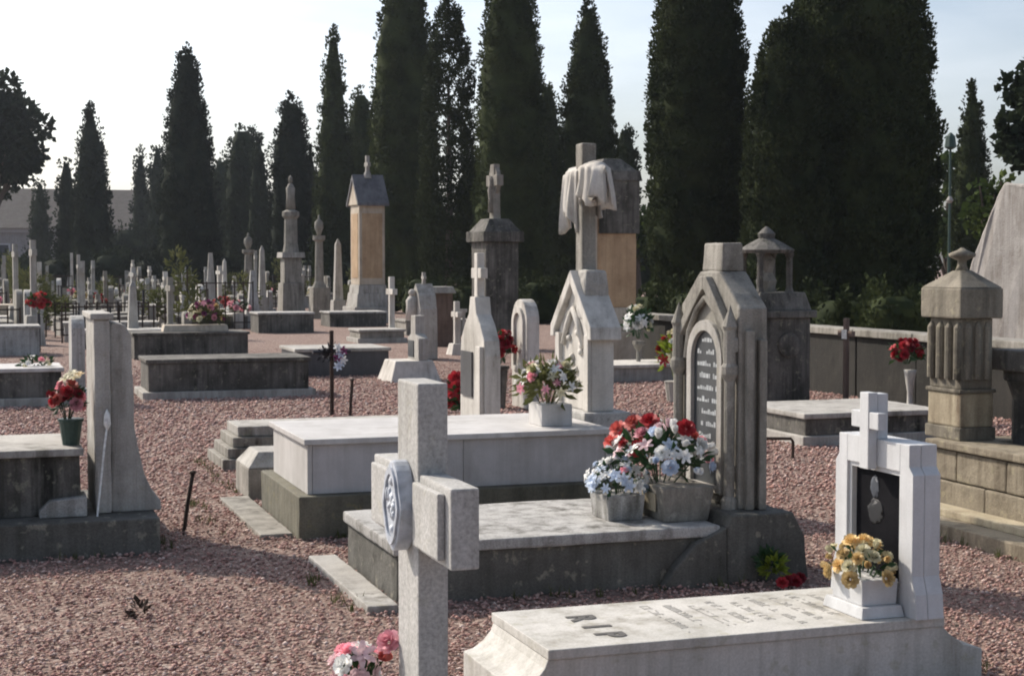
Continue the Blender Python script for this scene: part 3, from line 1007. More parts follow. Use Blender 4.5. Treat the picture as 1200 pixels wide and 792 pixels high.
# ------------------------------------------------------------------ 5. small stepped graves beyond the white tomb
t = thing('kerb_grave', 'small low chamfered concrete grave close behind the marble tomb', 'grave', (1.88, 11.55, 0))
obj('body', MB().box(0.0, 1.9, -0.15, 0.42, -0.02, 0.22), 'gothic_stone', t, rough=0.006, bevel=0.01)
obj('top', MB().box(0.0, 1.9, -0.15, 0.42, 0.2205, 0.33, 0.09), 'weathered_pale', t, rough=0.004, bevel=0.01)
t = thing('stepped_grave', 'stepped concrete grave with three tiers beyond the small chamfered one', 'grave', (1.95, 13.1, 0))
for k in range(4):
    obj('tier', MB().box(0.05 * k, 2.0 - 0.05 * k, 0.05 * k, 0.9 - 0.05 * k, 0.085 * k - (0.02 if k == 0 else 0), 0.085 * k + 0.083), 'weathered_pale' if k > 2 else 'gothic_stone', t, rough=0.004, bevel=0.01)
h = thing('bell_headstone', 'pale bell-shaped headstone with cross on top and dark panel, behind the marble tomb', 'headstone', (4.12, 13.1, 0))
bell = [(-0.36, 0.0), (0.36, 0.0), (0.36, 0.92), (0.33, 1.05), (0.22, 1.18), (0.11, 1.27), (0.07, 1.42), (-0.07, 1.42), (-0.11, 1.27), (-0.22, 1.18), (-0.33, 1.05), (-0.36, 0.92)]
obj('body', MB().prism(bell, 'x', 0.0, 0.14), 'white_stone', h, bevel=0.01)
obj('cross', MB().box(0.03, 0.10, -0.045, 0.045, 1.421, 1.80).box(0.033, 0.097, 0.0455, 0.14, 1.58, 1.67).box(0.033, 0.097, -0.14, -0.0455, 1.58, 1.67), 'white_stone', h, bevel=0.008)
obj('dark_panel', MB().box(-0.015, -0.001, -0.02, 0.30, 0.55, 0.94), 'dark_granite', h)
obj('pilaster', MB().box(-0.04, -0.001, -0.33, -0.20, 0, 1.0), 'white_stone', h, bevel=0.006)
t = thing('flower_vase', 'bright red flowers with white ones in a pot beyond the marble tomb', 'flowers', tuple(gp(541, 512)))
obj('pot', MB().lathe([(0.07, 0), (0.09, 0.16), (0.10, 0.17), (0.10, 0.19), (0.05, 0.19)], n=14), 'dark_granite', t)
bouquet(t, (0.06, -0.02, 0.36), (0.22, 0.15, 0.19), 10, ['petal_white', 'petal_red'], 0.045, ('lily', 'rose'), 'leaf_dark', 140, 0.12, 31)
for p in ((-.08, 0, .50), (-.04, -.04, .44), (-.09, .05, .42), (-.02, .03, .52), (-.06, -.07, .50), (-.06, 0, .58), (-.1, 0, .36)):
    blossom('rose', 'petal_red', t, p, 0.085, (p[0] - .2, -.4, .3))

# ------------------------------------------------------------------ 6. left-hand grave with headstone
t = thing('stepped_tomb', 'grey raised tomb on a broad step at the left edge, nearest the path', 'tomb', (0, 9.5, 0))
obj('step', MB().box(-1.9, 1.04, -0.02, 1.35, -0.02, 0.20), 'grey_concrete', t, rough=0.006, bevel=0.012)
obj('body', MB().box(-1.75, 0.60, 0.25, 1.1, 0.2005, 0.56), 'dark_stone', t, rough=0.008, bevel=0.01)
obj('lid', MB().box(-1.8, 0.62, 0.20, 1.14, 0.5605, 0.605), 'weathered_pale', t, rough=0.003, bevel=0.008)
h = thing('headstone', 'grey double-slab headstone with flared foot on the left-hand stepped tomb', 'headstone', (0.64, 9.75, 0.201))
obj('front_slab', MB().box(0.05, 0.145, 0.0, 0.70, 0, 1.17), 'weathered_pale', h, rough=0.008, bevel=0.012)
obj('cap', MB().box(0.03, 0.165, -0.02, 0.72, 1.171, 1.205), 'weathered_pale', h, rough=0.004, bevel=0.006)
obj('back_slab', MB().prism([(0.147, 0), (0.44, 0), (0.435, 0.06), (0.39, 0.12), (0.345, 0.22), (0.31, 0.36), (0.285, 0.55), (0.275, 1.06), (0.24, 1.13), (0.165, 1.15), (0.147, 1.13)], 'y', 0.04, 0.76), 'weathered_pale', h, rough=0.008, bevel=0.008)
obj('scroll', MB().prism([(-0.28, 0), (-0.005, 0), (-0.005, 0.12), (-0.22, 0.10), (-0.28, 0.04)], 'y', -0.08, 0.18), 'grey_slab', h, bevel=0.01)
t = thing('leaning_rod', 'thin pale rod with a white tip leaning on the left-hand headstone', 'rod', (0.69, 9.64, 0.203))
obj('rod', MB().tube([(0, 0, 0.0), (0.05, 0.06, 0.40), (0.068, 0.085, 0.52)], 0.006, 6), 'white_paint', t)
obj('tip', MB().lathe([(0.004, 0.50), (0.022, 0.54), (0.016, 0.60), (0.002, 0.63)], c=(0.07, 0.088), n=8), 'white_paint', t, smooth=True)
t = thing('flower_pot', 'red and pink flowers in a green pot on the left-hand stepped tomb', 'flowers', (0.56, 9.92, 0.606))
obj('pot', MB().lathe([(0.05, 0), (0.07, 0.14), (0.078, 0.145), (0.078, 0.16), (0.04, 0.16)], n=14), 'green_paint', t, smooth=False)
bouquet(t, (-0.02, 0, 0.25), (0.085, 0.10, 0.12), 18, ['petal_red', 'petal_pink', 'petal_deep', 'petal_pink', 'petal_coral'], 0.040, ('rose',), 'leaf_dark', 60, 0.07, 41)
for k in range(5):
    blossom('lily', random.choice(['petal_cream', 'petal_yellow']), t, (-0.03 + .02 * k, 0.03 * (k - 2), 0.40 + 0.015 * (k % 3)), 0.04, (-.3, -.3, 1))

# ------------------------------------------------------------------ 7. iron stakes, rail, small debris


def stake(label, loc, hh, lean, r=0.011, cap=True):
    t = thing('iron_stake', label, 'stake', loc)
    obj('shaft', MB().tube([(0, 0, -0.05), (lean[0] * .5, lean[1] * .5, hh * .5), (lean[0], lean[1], hh)], r, 8), 'rust_iron', t)
    if cap:
        obj('cap', MB().lathe([(r * .8, hh - 0.005), (r * 1.7, hh), (r * 1.7, hh + 0.012), (r * .6, hh + 0.02)], c=(lean[0], lean[1]), n=8), 'rust_iron', t)


stake('rusty leaning stake in the gravel path beside the left-hand tomb', tuple(gp(214, 624)), 0.37, (0.075, 0.05), 0.013)
stake('short upright iron stake beside the right end of the marble tomb', tuple(gp(722, 577)), 0.26, (0, 0))
stake('plain iron stake in the gravel beside the dark iron cross', tuple(gp(410, 487)), 0.40, (0.03, 0), 0.018)
t = thing('bent_rail', 'low bent iron rail in the gravel behind the gothic headstone', 'rail', tuple(gp(929, 537)))
obj('bar', MB().tube([(0, 0, -0.04), (0, 0, 0.15), (-0.02, 0, 0.175), (-0.42, 0.02, 0.19)], 0.014, 8), 'rust_iron', t)
obj('far_leg', MB().tube([(-0.40, 0.02, 0.174), (-0.41, 0.02, -0.04)], 0.013, 8), 'rust_iron', t)
g = gp(163, 722)
t = thing('dry_leaves', 'small dark clump of dry leaves lying on the gravel path', 'leaves', tuple(g))
mb = MB()
leaves(mb, (0, 0, 0.02), (0.04, 0.03, 0.05), 26, 0.05, random.Random(2))
obj('leaf_clump', mb, 'leaf_dry', t)
g = gp(906, 685)
t = thing('fallen_posy', 'fallen posy with green and yellow leaves and red blooms by the gothic headstone', 'flowers', (g.x, g.y, 0))
mb = MB()
leaves(mb, (0, 0, 0.08), (0.055, 0.055, 0.07), 90, 0.06, random.Random(5))
obj('leaves', mb, 'leaf_lime', t, kind='stuff')
mb = MB()
leaves(mb, (-0.015, 0.02, 0.12), (0.05, 0.05, 0.05), 70, 0.06, random.Random(6))
obj('dark_leaves', mb, 'leaf_dark', t, kind='stuff')
for p in ((0.05, -0.07, 0.03), (0.10, -0.04, 0.03), (0.0, -0.1, 0.03), (0.15, -0.02, 0.03), (0.08, -0.1, 0.03)):
    blossom('rose', random.choice(['petal_deep', 'petal_red']), t, p, 0.035, (-.2, -.5, .5))

# ------------------------------------------------------------------ 8. fluted pillar enclosure on the right
t = thing('walled_enclosure', 'low stone block enclosure wall with pale kerb at the right edge', 'wall', (6.04, 8.9, 0))
obj('kerb', MB().box(-0.34, 2.5, -4.6, 0.20, -0.02, 0.085), 'wall_block', t, rough=0.006, bevel=0.01, cell=0.15)
obj('kerb_top', MB().box(-0.16, -0.005, -4.6, 0.15, 0.0852, 0.135), 'cream_stone', t, rough=0.003, bevel=0.008, cell=0.12)
rng = random.Random(12)
for c in range(2):
    y = 0.10
    k = 0
    while y > -4.5:
        wd = rng.uniform(0.42, 0.75) * (0.6 if (k == 0 and c) else 1)
        z0 = 0.086 + c * 0.205
        off = rng.uniform(-0.008, 0.008)
        obj('block', MB().box(0.0 + off, 0.30, y - wd, y - 0.012, z0, z0 + 0.195), 'wall_block', t, rough=0.006, bevel=0.012, cell=0.08)
        y -= wd
        k += 1
obj('coping', MB().box(-0.03, 0.32, -4.6, 0.14, 0.495, 0.545), 'wall_block', t, rough=0.004, bevel=0.01, cell=0.12)
obj('rear_wall', MB().box(0.34, 2.5, -0.12, 0.12, 0.086, 0.54), 'wall_block', t, rough=0.006, bevel=0.01, cell=0.15)

h = thing('fluted_pillar', 'square fluted stone pillar with pyramid cap and urn finial at the enclosure corner', 'pillar', (6.24, 8.98, 0.546))
obj('base_block', MB().box(-0.14, 0.14, -0.20, 0.20, 0, 0.085), 'fluted_stone', h, rough=0.004, bevel=0.01)
obj('cream_course', MB().box(-0.128, 0.128, -0.185, 0.185, 0.086, 0.31), 'cream_stone', h, rough=0.004, bevel=0.012)
obj('dark_course', MB().box(-0.14, 0.14, -0.198, 0.198, 0.311, 0.335), 'fluted_stone', h, bevel=0.006)
obj('shaft', MB().box(-0.120, 0.120, -0.178, 0.178, 0.336, 0.80), 'fluted_stone', h, rough=0.003, bevel=0.008)
for k in range(4):
    y = -0.15 + 0.1 * k
    obj('flute_rib', MB().lathe([(0.032, 0.40), (0.032, 0.74), (0.01, 0.775)], c=(-0.122, y), n=10), 'fluted_stone', h, smooth=False)
for k in range(3):
    x = -0.075 + 0.075 * k
    obj('flute_rib', MB().lathe([(0.026, 0.40), (0.026, 0.74), (0.01, 0.775)], c=(x, -0.180), n=10), 'fluted_stone', h)
obj('cap', MB().box(-0.165, 0.165, -0.225, 0.225, 0.801, 1.00).box(-0.165, 0.165, -0.225, 0.225, 1.0002, 1.115, 0.12, 0.18), 'fluted_stone', h, rough=0.005, bevel=0.012)
obj('finial', MB().lathe([(0.05, 1.10), (0.03, 1.15), (0.03, 1.18), (0.085, 1.205), (0.09, 1.225), (0.03, 1.25), (0.01, 1.265)], n=14), 'fluted_stone', h, smooth=True)

t = thing('table_tomb', 'dark stone table tomb inside the enclosure at the right edge', 'tomb', (6.46, 8.62, 0.0))
obj('table_slab', MB().box(-0.02, 2.0, -0.9, 0.32, 1.00, 1.14), 'dark_stone', t, rough=0.006, bevel=0.015, cell=0.12)
obj('lower_moulding', MB().box(0.04, 1.94, -0.84, 0.26, 0.93, 0.999), 'dark_stone', t, bevel=0.01)
for x, y in ((0.12, -0.75), (0.12, 0.16), (1.8, -0.75), (1.8, 0.16)):
    obj('support', MB().lathe([(0.10, 0.0), (0.10, 0.1), (0.07, 0.14), (0.06, 0.82), (0.10, 0.93)], c=(x, y), n=10), 'dark_stone', t)
obj('floor_slab', MB().box(0.0, 1.96, -0.86, 0.28, -0.02, 0.10), 'dark_stone', t, bevel=0.01)
obj('chest', MB().box(0.22, 1.7, -0.66, 0.10, 0.101, 0.925), 'dark_granite', t, bevel=0.01)

# ------------------------------------------------------------------ 9. mid-field tombs


def slab_tomb(name, label, x0, x1, y0, y1, hh, mats, group=None, step=0.0, lidt=0.05, over=0.03, rough=0.006, cat='tomb'):
    t = thing(name, label, cat, ((x0 + x1) / 2, (y0 + y1) / 2, 0), random.uniform(-.01, .01), group)
    a, b = (x1 - x0) / 2, (y1 - y0) / 2
    if step:
        obj('step', MB().box(-a - step, a + step, -b - step, b + step, -0.02, 0.09), mats[2], t, bevel=0.012)
    obj('body', MB().box(-a, a, -b, b, 0.0905 if step else -0.02, hh - lidt - 0.0005), mats[0], t, rough=rough, bevel=0.015, cell=0.16)
    obj('lid', MB().box(-a - over, a + over, -b - over, b + over, hh - lidt, hh), mats[1], t, rough=rough * .5, bevel=0.012, cell=0.16)
    return t


slab_tomb('box_tomb', 'long dark grey box tomb with pale lid edge beyond the path', 2.10, 4.15, 20.3, 21.3, 0.50, ('dark_stone', 'dark_stone', 'weathered_pale'), step=0.08)
slab_tomb('box_tomb', 'dark grey box tomb with pink and violet flowers on top', 2.75, 4.80, 29.0, 30.0, 0.47, ('dark_stone', 'dark_stone', 'weathered_pale'))
slab_tomb('box_tomb', 'short dark box tomb in front of the tall column monument', 6.75, 8.15, 39.2, 40.4, 0.50, ('dark_stone', 'grey_slab', 'weathered_pale'))
t = slab_tomb('box_tomb', 'dark polished box tomb with a pale top behind the iron cross', 4.65, 6.10, 23.7, 24.9, 0.42, ('dark_granite', 'weathered_pale', 'weathered_pale'))
slab_tomb('box_tomb', 'dark tomb with a bright white lid at the left edge', -1.3, 1.02, 19.9, 20.9, 0.45, ('dark_stone', 'white_marble', 'weathered_pale'), step=0.06)
slab_tomb('box_tomb', 'plain grey tomb at the left edge, second beyond the white lid', -1.2, 1.2, 31.0, 32.0, 0.55, ('grey_slab', 'grey_slab', 'weathered_pale'))
slab_tomb('box_tomb', 'pale tan tomb at the left edge, farthest of the row', -1.0, 1.3, 44.5, 45.6, 0.62, ('tan_pale', 'tan_pale', 'weathered_pale'))
slab_tomb('box_tomb', 'flat pale slab tomb with dark opening right of the gothic headstone', 7.40, 8.9, 13.1, 14.4, 0.30, ('dark_stone', 'weathered_pale', 'weathered_pale'), step=0.05)

slab_tomb('box_tomb', 'low grey kerbed grave in the open gravel left of the slender cross', 8.0, 9.0, 33.6, 34.6, 0.28, ('gothic_stone', 'weathered_pale', 'weathered_pale'), step=0.06)
slab_tomb('box_tomb', 'low dark grave at the foot of the tan gabled pillar', 9.3, 10.9, 42.6, 43.8, 0.40, ('dark_stone', 'grey_slab', 'weathered_pale'))
slab_tomb('box_tomb', 'low brownish grave behind the statue headstone', 9.9, 11.6, 36.8, 38.0, 0.36, ('gothic_stone', 'gothic_stone', 'weathered_pale'))
# small headstone at the head of the dark polished tomb
h = thing('headstone', 'small pale headstone with dark panel at the end of the polished tomb', 'headstone', (6.16, 22.5, 0))
obj('body', MB().prism([(-0.30, 0.30), (0.30, 0.30), (0.30, 0.62), (0.12, 0.68), (0.12, 0.95), (-0.12, 0.95), (-0.12, 0.68), (-0.30, 0.62)], 'x', 0.0, 0.15), 'weathered_pale', h, bevel=0.012)
obj('dark_panel', MB().box(-0.012, -0.001, -0.05, 0.25, 0.34, 0.58), 'slate_plaque', h)
obj('pedestal', MB().box(-0.45, 0.32, -0.42, 0.42, -0.02, 0.299, 0.10), 'white_stone', h, bevel=0.015)
# statue headstone
h = thing('statue_headstone', 'pale pointed headstone with a small carved figure, left of the bell headstone', 'headstone', (7.6, 27.6, 0))
obj('body', MB().prism([(-0.36, 0), (0.36, 0), (0.32, 0.9), (0.22, 1.15), (0.0, 1.36), (-0.22, 1.15), (-0.32, 0.9)], 'x', 0, 0.32), 'weathered_pale', h, rough=0.01, bevel=0.015, cell=0.12)
mb = MB().lathe([(0.13, 0.70), (0.11, 0.95), (0.12, 1.05), (0.06, 1.13)], c=(-0.06, 0), n=10)
mb.blob((-0.06, 0, 1.19), 0.07, 1, 0.1)
obj('figure', mb, 'white_stone', h, smooth=True)
obj('finial', MB().box(0.13, 0.19, -0.025, 0.025, 1.34, 1.56).box(0.133, 0.187, 0.0255, 0.08, 1.44, 1.49).box(0.133, 0.187, -0.08, -0.0255, 1.44, 1.49), 'weathered_pale', h)


def cross_thing(label, loc, hh, mat, w=0.09, arm=0.5, th=0.09, ped=0.3, group=None, name='stone_cross', cat='cross', rz=0.0):
    t = thing(name, label, cat, loc, rz, group)
    z = hh - arm * 0.55
    obj('shaft', MB().box(-th / 2, th / 2, -w / 2, w / 2, ped, hh), mat, t, bevel=0.01)
    for s in (-1, 1):
        a, b = sorted((s * (w / 2 + 0.0005), s * arm / 2))
        obj('arm', MB().box(-th / 2 + .003, th / 2 - .003, a, b, z - w / 2, z + w / 2), mat, t, bevel=0.01)
    if ped > 0.02:
        obj('pedestal', MB().box(-th * 1.6, th * 1.6, -w * 2, w * 2, -0.02, ped - 0.0005, w * .5), mat, t, bevel=0.01)
    return t


cross_thing('slender pale stone cross right of the tan pillar monument', tuple(gp(459, 397)), 1.42, 'white_stone', 0.13, 0.62, 0.12, 0.25)
h = thing('brown_pillar', 'square brown stone pillar with pale cap beside the statue headstone', 'pillar', (9.3, 31.9, 0))
obj('shaft', MB().box(-0.22, 0.22, -0.28, 0.28, -0.02, 1.10), 'brown_stone', h, rough=0.008, bevel=0.015, cell=0.12)
obj('cap', MB().box(-0.28, 0.28, -0.34, 0.34, 1.101, 1.24, 0.05), 'weathered_pale', h, bevel=0.015)
h = thing('rounded_headstone', 'white round-topped headstone behind the cream bouquet', 'headstone', (6.15, 17.7, 0))
obj('body', MB().prism(arch(0, 0.27, 0.0, 1.02, 12), 'x', 0, 0.16), 'white_stone', h, bevel=0.012)
obj('carved_ring', MB().ring(arch(0, 0.20, 0.45, 1.0, 12), arch(0, 0.13, 0.50, 1.0, 12), 'x', -0.03, -0.001), 'white_stone', h)
t = thing('flower_vase', 'dark red flowers in front of the white round-topped headstone', 'flowers', (5.9, 17.75, 0))
obj('pot', MB().lathe([(0.09, 0), (0.12, 0.45), (0.14, 0.47), (0.14, 0.50), (0.08, 0.50)], n=12), 'dark_stone', t)
bouquet(t, (0, 0, 0.70), (0.17, 0.20, 0.2), 26, ['petal_deep', 'petal_deep', 'petal_red'], 0.06, ('rose',), 'leaf_dark', 80, 0.1, 51)

c = ground_at(522, 33)
t = thing('white_railing', 'short white balustrade behind the bell headstone', 'railing', (c.x, c.y, 0))
for k in range(5):
    obj('baluster', MB().lathe([(0.03, 0.1), (0.05, 0.3), (0.03, 0.6), (0.04, 0.7)], c=(0.1 * k, 0), n=8), 'white_stone', t)
obj('rail', MB().box(-0.06, 0.46, -0.05, 0.05, 0.701, 0.77), 'white_stone', t)
obj('foot_rail', MB().box(-0.06, 0.46, -0.06, 0.06, -0.02, 0.099), 'white_stone', t)

# iron cross with dark bouquet
t = thing('iron_cross', 'dark iron grave cross with faded wreath beside the long box tomb', 'cross', tuple(gp(389, 487)))
obj('shaft', MB().tube([(0, 0, -0.05), (0, 0, 0.96)], 0.024, 8), 'rust_iron', t)
obj('arm', MB().tube([(-0.22, -0.02, 0.72), (0.22, 0.02, 0.72)], 0.022, 8), 'iron', t)
mb = MB()
leaves(mb, (0, -0.03, 0.68), (0.15, 0.08, 0.12), 150, 0.055, random.Random(7))
obj('wreath_leaves', mb, 'iron', t, kind='stuff')
for k in range(7):
    blossom('lily', random.choice(['petal_blue', 'petal_white', 'petal_violet']), t, (0.05 + 0.03 * (k % 3), -0.09, 0.56 + 0.035 * k), 0.05, (0, -1, .2))

t = thing('flower_bunch', 'pale peach and violet flowers heaped on the dark tomb', 'flowers', (4.05, 29.5, 0.4705))
mb = MB()
obj('tray', MB().box(-0.75, 0.45, -0.2, 0.2, 0, 0.12, 0.03), 'tan_pale', t, bevel=0.01)
bouquet(t, (0.05, 0, 0.26), (0.30, 0.24, 0.28), 36, ['petal_violet', 'petal_pink', 'petal_cream', 'petal_yellow', 'petal_violet', 'petal_cream'], 0.065, ('rose', 'lily'), 'scrub_green', 120, 0.14, 61)
t = thing('flower_bunch', 'bright red flowers on a stand above the left-edge grey tomb', 'flowers', tuple(gp(46, 412)))
obj('stand', MB().tube([(0, 0, -0.02), (0, 0, 0.75)], 0.03, 6), 'iron', t)
bouquet(t, (0, 0, 0.95), (0.19, 0.19, 0.15), 24, ['petal_red', 'petal_red', 'petal_coral'], 0.07, ('rose',), 'leaf_dark', 70, 0.15, 62)
t = thing('flower_bunch', 'pale flowers lying on the white-lidded tomb', 'flowers', (0.75, 20.3, 0.4505))
bouquet(t, (0, 0, 0.03), (0.20, 0.15, 0.07), 12, ['petal_cream', 'petal_white', 'petal_pink'], 0.04, ('lily', 'rose'), 'leaf_dark', 40, 0.1, 63, stems=False)

# headstone with white figure beside the left row
h = thing('headstone', 'narrow grey headstone with a white figure beside the white-lidded tomb', 'headstone', (1.15, 20.3, 0))
obj('body', MB().prism(arch(0, 0.30, 0.0, 0.92, 8, 0.5), 'x', 0, 0.16), 'grey_slab', h, bevel=0.012)
mb = MB().lathe([(0.05, 0.66), (0.06, 0.82), (0.03, 0.90)], c=(0.08, -0.2), n=8)
mb.blob((0.08, -0.2, 0.94), 0.045, 1, 0.1, 1)
obj('white_figure', mb, 'white_stone', h)
obj('foot', MB().box(-0.08, 0.24, -0.4, 0.4, -0.02, 0.14), 'grey_slab', h, bevel=0.01)

# ------------------------------------------------------------------ 10. tall monuments
# tan gabled pillar with cross
Zm = 47.0
c = ground_at(431, Zm)
h = thing('tan_monument', 'tall tan gabled pillar monument with slate roof and small cross', 'monument', (c.x, c.y, 0), 0.06)
h.scale = (0.86, 0.86, 1)
obj('pedestal', MB().box(-0.70, 0.70, -0.75, 0.75, -0.02, 0.45).box(-0.60, 0.60, -0.65, 0.65, 0.4505, 0.85, 0.05).box(-0.52, 0.52, -0.58, 0.58, 0.8505, 1.10, 0.03), 'weathered_pale', h, bevel=0.02)
obj('shaft', MB().box(-0.46, 0.46, -0.52, 0.52, 1.101, 3.45), 'tan_pale', h, bevel=0.02)
obj('inset_panel', MB().box(-0.36, 0.36, -0.535, -0.5205, 1.30, 3.20), 'tan_stone', h)
obj('inset_panel', MB().box(-0.475, -0.4605, -0.38, 0.38, 1.30, 3.20), 'tan_stone', h)
mb = MB().prism([(-0.62, 3.452), (0.62, 3.452), (0.0, 4.20)], 'x', -0.52, 0.52)
obj('gable', mb, 'tan_pale', h, bevel=0.01)
mb = MB()
for s in (-1, 1):
    mb.prism([(s * 0.70, 3.42), (s * 0.70, 3.50), (0.0, 4.36), (0.0, 4.205), (s * 0.622, 3.455)], 'x', -0.56, 0.56)
obj('roof', mb, 'slate_roof', h)
obj('finial_cross', MB().box(-0.06, 0.06, -0.06, 0.06, 4.34, 4.92).box(-0.055, 0.055, 0.0605, 0.2, 4.60, 4.72).box(-0.055, 0.055, -0.2, -0.0605, 4.60, 4.72).lathe([(0.16, 4.25), (0.12, 4.40), (0.08, 4.46)], n=8), 'weathered_pale', h)

# dark pedestal with celtic cross
Zm = 32.0
c = ground_at(580, Zm)
h = thing('celtic_cross_monument', 'stone ringed cross standing on a dark corniced pedestal', 'monument', (c.x, c.y, 0), 0.1)
h.scale = (0.72, 0.72, 1)
obj('pedestal', MB().box(-0.50, 0.50, -0.50, 0.50, -0.02, 2.15), 'dark_stone', h, rough=0.01, bevel=0.02, cell=0.2)
obj('cornice', MB().box(-0.62, 0.62, -0.62, 0.62, 2.151, 2.36, 0.0).box(-0.56, 0.56, -0.56, 0.56, 2.3605, 2.62, 0.26), 'dark_stone', h, bevel=0.02)
obj('cross', MB().box(-0.11, 0.11, -0.15, 0.15, 2.60, 3.72, 0.02).box(-0.105, 0.105, 0.1505, 0.36, 3.28, 3.50).box(-0.105, 0.105, -0.36, -0.1505, 3.28, 3.50), 'gothic_stone', h, rough=0.015, bevel=0.015, cell=0.12)
ring1 = [(0.30 * math.cos(a), 3.39 + 0.30 * math.sin(a)) for a in [2 * PI * i / 20 for i in range(20)]]
ring2 = [(0.21 * math.cos(a), 3.39 + 0.21 * math.sin(a)) for a in [2 * PI * i / 20 for i in range(20)]]
obj('cross_ring', MB().ring(ring1, ring2, 'x', -0.06, 0.06), 'gothic_stone', h)
obj('cross_figure', MB().lathe([(0.09, 2.75), (0.07, 3.0), (0.10, 3.2), (0.05, 3.32), (0.07, 3.40), (0.02, 3.48)], c=(-0.12, 0), n=10), 'gothic_stone', h, smooth=True)

# tan tall pillar right of the draped cross
Zm = 26.0
c = ground_at(712, Zm)
h = thing('tan_pillar_monument', 'tall tan stone pillar with arched niche behind the draped cross', 'monument', (c.x, c.y, 0), 0.0)
obj('base', MB().box(-0.42, 0.42, -0.50, 0.50, -0.02, 0.62).box(-0.37, 0.37, -0.45, 0.45, 0.6205, 1.0, 0.04), 'tan_pale', h, bevel=0.02)
obj('side_courses', MB().box(-0.30, 0.335, -0.405, -0.3955, 1.15, 2.12), 'tan_stone', h)
obj('shaft', MB().box(-0.34, 0.34, -0.395, 0.395, 1.001, 3.05), 'tan_stone', h, bevel=0.02)
obj('niche', MB().box(-0.352, -0.3405, -0.24, 0.20, 2.20, 2.85), 'slate_plaque', h)
obj('corner_strip', MB().box(-0.375, -0.3415, -0.396, -0.30, 1.001, 2.90), 'tan_pale', h)
obj('upper_stage', MB().box(-0.325, 0.38, -0.44, -0.4055, 2.2, 3.05), 'dark_stone', h, bevel=0.01)
obj('cap', MB().box(-0.42, 0.42, -0.47, 0.47, 3.051, 3.22, 0.03).box(-0.35, 0.35, -0.40, 0.40, 3.2205, 3.42, 0.2), 'dark_stone', h, bevel=0.015)


def column_monument(label, px, Z, top, w, mat, kind=0, name='column_monument', group=None):
    c = ground_at(px, Z)
    H = hgt(top, Z)
    h = thing(name, label, 'monument', (c.x, c.y, 0), 0.05, group)
    w2 = w / 2 * 0.78
    if kind == 0:      # stacked pedestal, column, statue
        obj('pedestal', MB().box(-w2, w2, -w2, w2, -0.02, H * .22, w2 * .1).box(-w2 * .75, w2 * .75, -w2 * .75, w2 * .75, H * .2205, H * .40), mat, h, bevel=0.02)
        obj('cornice', MB().box(-w2, w2, -w2, w2, H * .401, H * .44, 0.02), 'weathered_pale', h, bevel=0.01)
        obj('shaft', MB().lathe([(w2 * .72, H * .441), (w2 * .60, H * .50), (w2 * .55, H * .68), (w2 * .75, H * .70), (w2 * .75, H * .73), (w2 * .3, H * .75)], n=12), mat, h)
        mb = MB().lathe([(w2 * .42, H * .751), (w2 * .36, H * .84), (w2 * .40, H * .90), (w2 * .15, H * .935)], n=10)
        mb.blob((0, 0, H * .962), (w2 * .2, w2 * .2, H * .035), 1, 0.1, 1)
        obj('statue', mb, mat, h, smooth=True)
    elif kind == 1:    # obelisk
        obj('pedestal', MB().box(-w2, w2, -w2, w2, -0.02, H * .25, w2 * .12), mat, h, bevel=0.02)
        obj('shaft', MB().box(-w2 * .6, w2 * .6, -w2 * .6, w2 * .6, H * .251, H * .93, w2 * .22).box(-w2 * .38, w2 * .38, -w2 * .38, w2 * .38, H * .9305, H, w2 * .3), mat, h, bevel=0.012)
    else:              # broken column with urn
        obj('pedestal', MB().box(-w2, w2, -w2, w2, -0.02, H * .3, w2 * .1), mat, h, bevel=0.02)
        obj('shaft', MB().lathe([(w2 * .8, H * .301), (w2 * .5, H * .36), (w2 * .42, H * .74), (w2 * .7, H * .76), (w2 * .7, H * .80)], n=12), mat, h)
        obj('urn', MB().lathe([(w2 * .2, H * .801), (w2 * .5, H * .88), (w2 * .45, H * .93), (w2 * .12, H * .96), (w2 * .1, H)], n=10), mat, h, smooth=True)
    return h


column_monument('tall dark stacked column monument crowned by a statue', 341, 55, 205, 1.05, 'gothic_stone', 0)
column_monument('slim column monument with pale tip left of the tan pillar', 374, 50, 252, 0.75, 'gothic_stone', 2)
column_monument('plain pale obelisk just left of the tan gabled pillar', 396, 48, 280, 0.55, 'weathered_pale', 1)
column_monument('grey column with urn left of the stacked column monument', 291, 52, 273, 0.75, 'gothic_stone', 2)
column_monument('thin pale obelisk between two grey columns', 307, 54, 288, 0.5, 'weathered_pale', 1)
column_monument('thin white obelisk below the largest left cypress', 263, 60, 303, 0.42, 'white_stone', 1)

# lantern monument behind the gothic headstone
c = ground_at(898, 19.5)
h = thing('lantern_monument', 'dark stone monument with open lantern top behind the gothic headstone', 'monument', (c.x, c.y, 0))
obj('body', MB().box(-0.26, 0.42, -0.36, 0.36, -0.02, 1.05), 'dark_stone', h, rough=0.008, bevel=0.015, cell=0.15)
obj('round_medallion', MB().lathe([(0.15, 0), (0.15, 0.03), (0.11, 0.04)], n=18), 'dark_stone', h)
h.children[-1].rotation_euler = (PI / 2, 0, 0)
h.children[-1].location = (0.12, -0.362, 0.72)
obj('ledge', MB().box(-0.32, 0.48, -0.42, 0.42, 1.051, 1.14).box(-0.30, 0.44, -0.36, 0.36, 1.1405, 1.36, 0.06), 'dark_stone', h, bevel=0.015)
for x, y in ((-0.20, -0.22), (-0.20, 0.22), (0.20, -0.22), (0.20, 0.22)):
    obj('lantern_post', MB().lathe([(0.06, 1.361), (0.04, 1.42), (0.04, 1.78), (0.065, 1.84)], c=(x, y), n=8), 'dark_stone', h)
obj('lantern_core', MB().lathe([(0.10, 1.361), (0.13, 1.5), (0.08, 1.6), (0.11, 1.75), (0.04, 1.84)], n=10), 'gothic_stone', h)
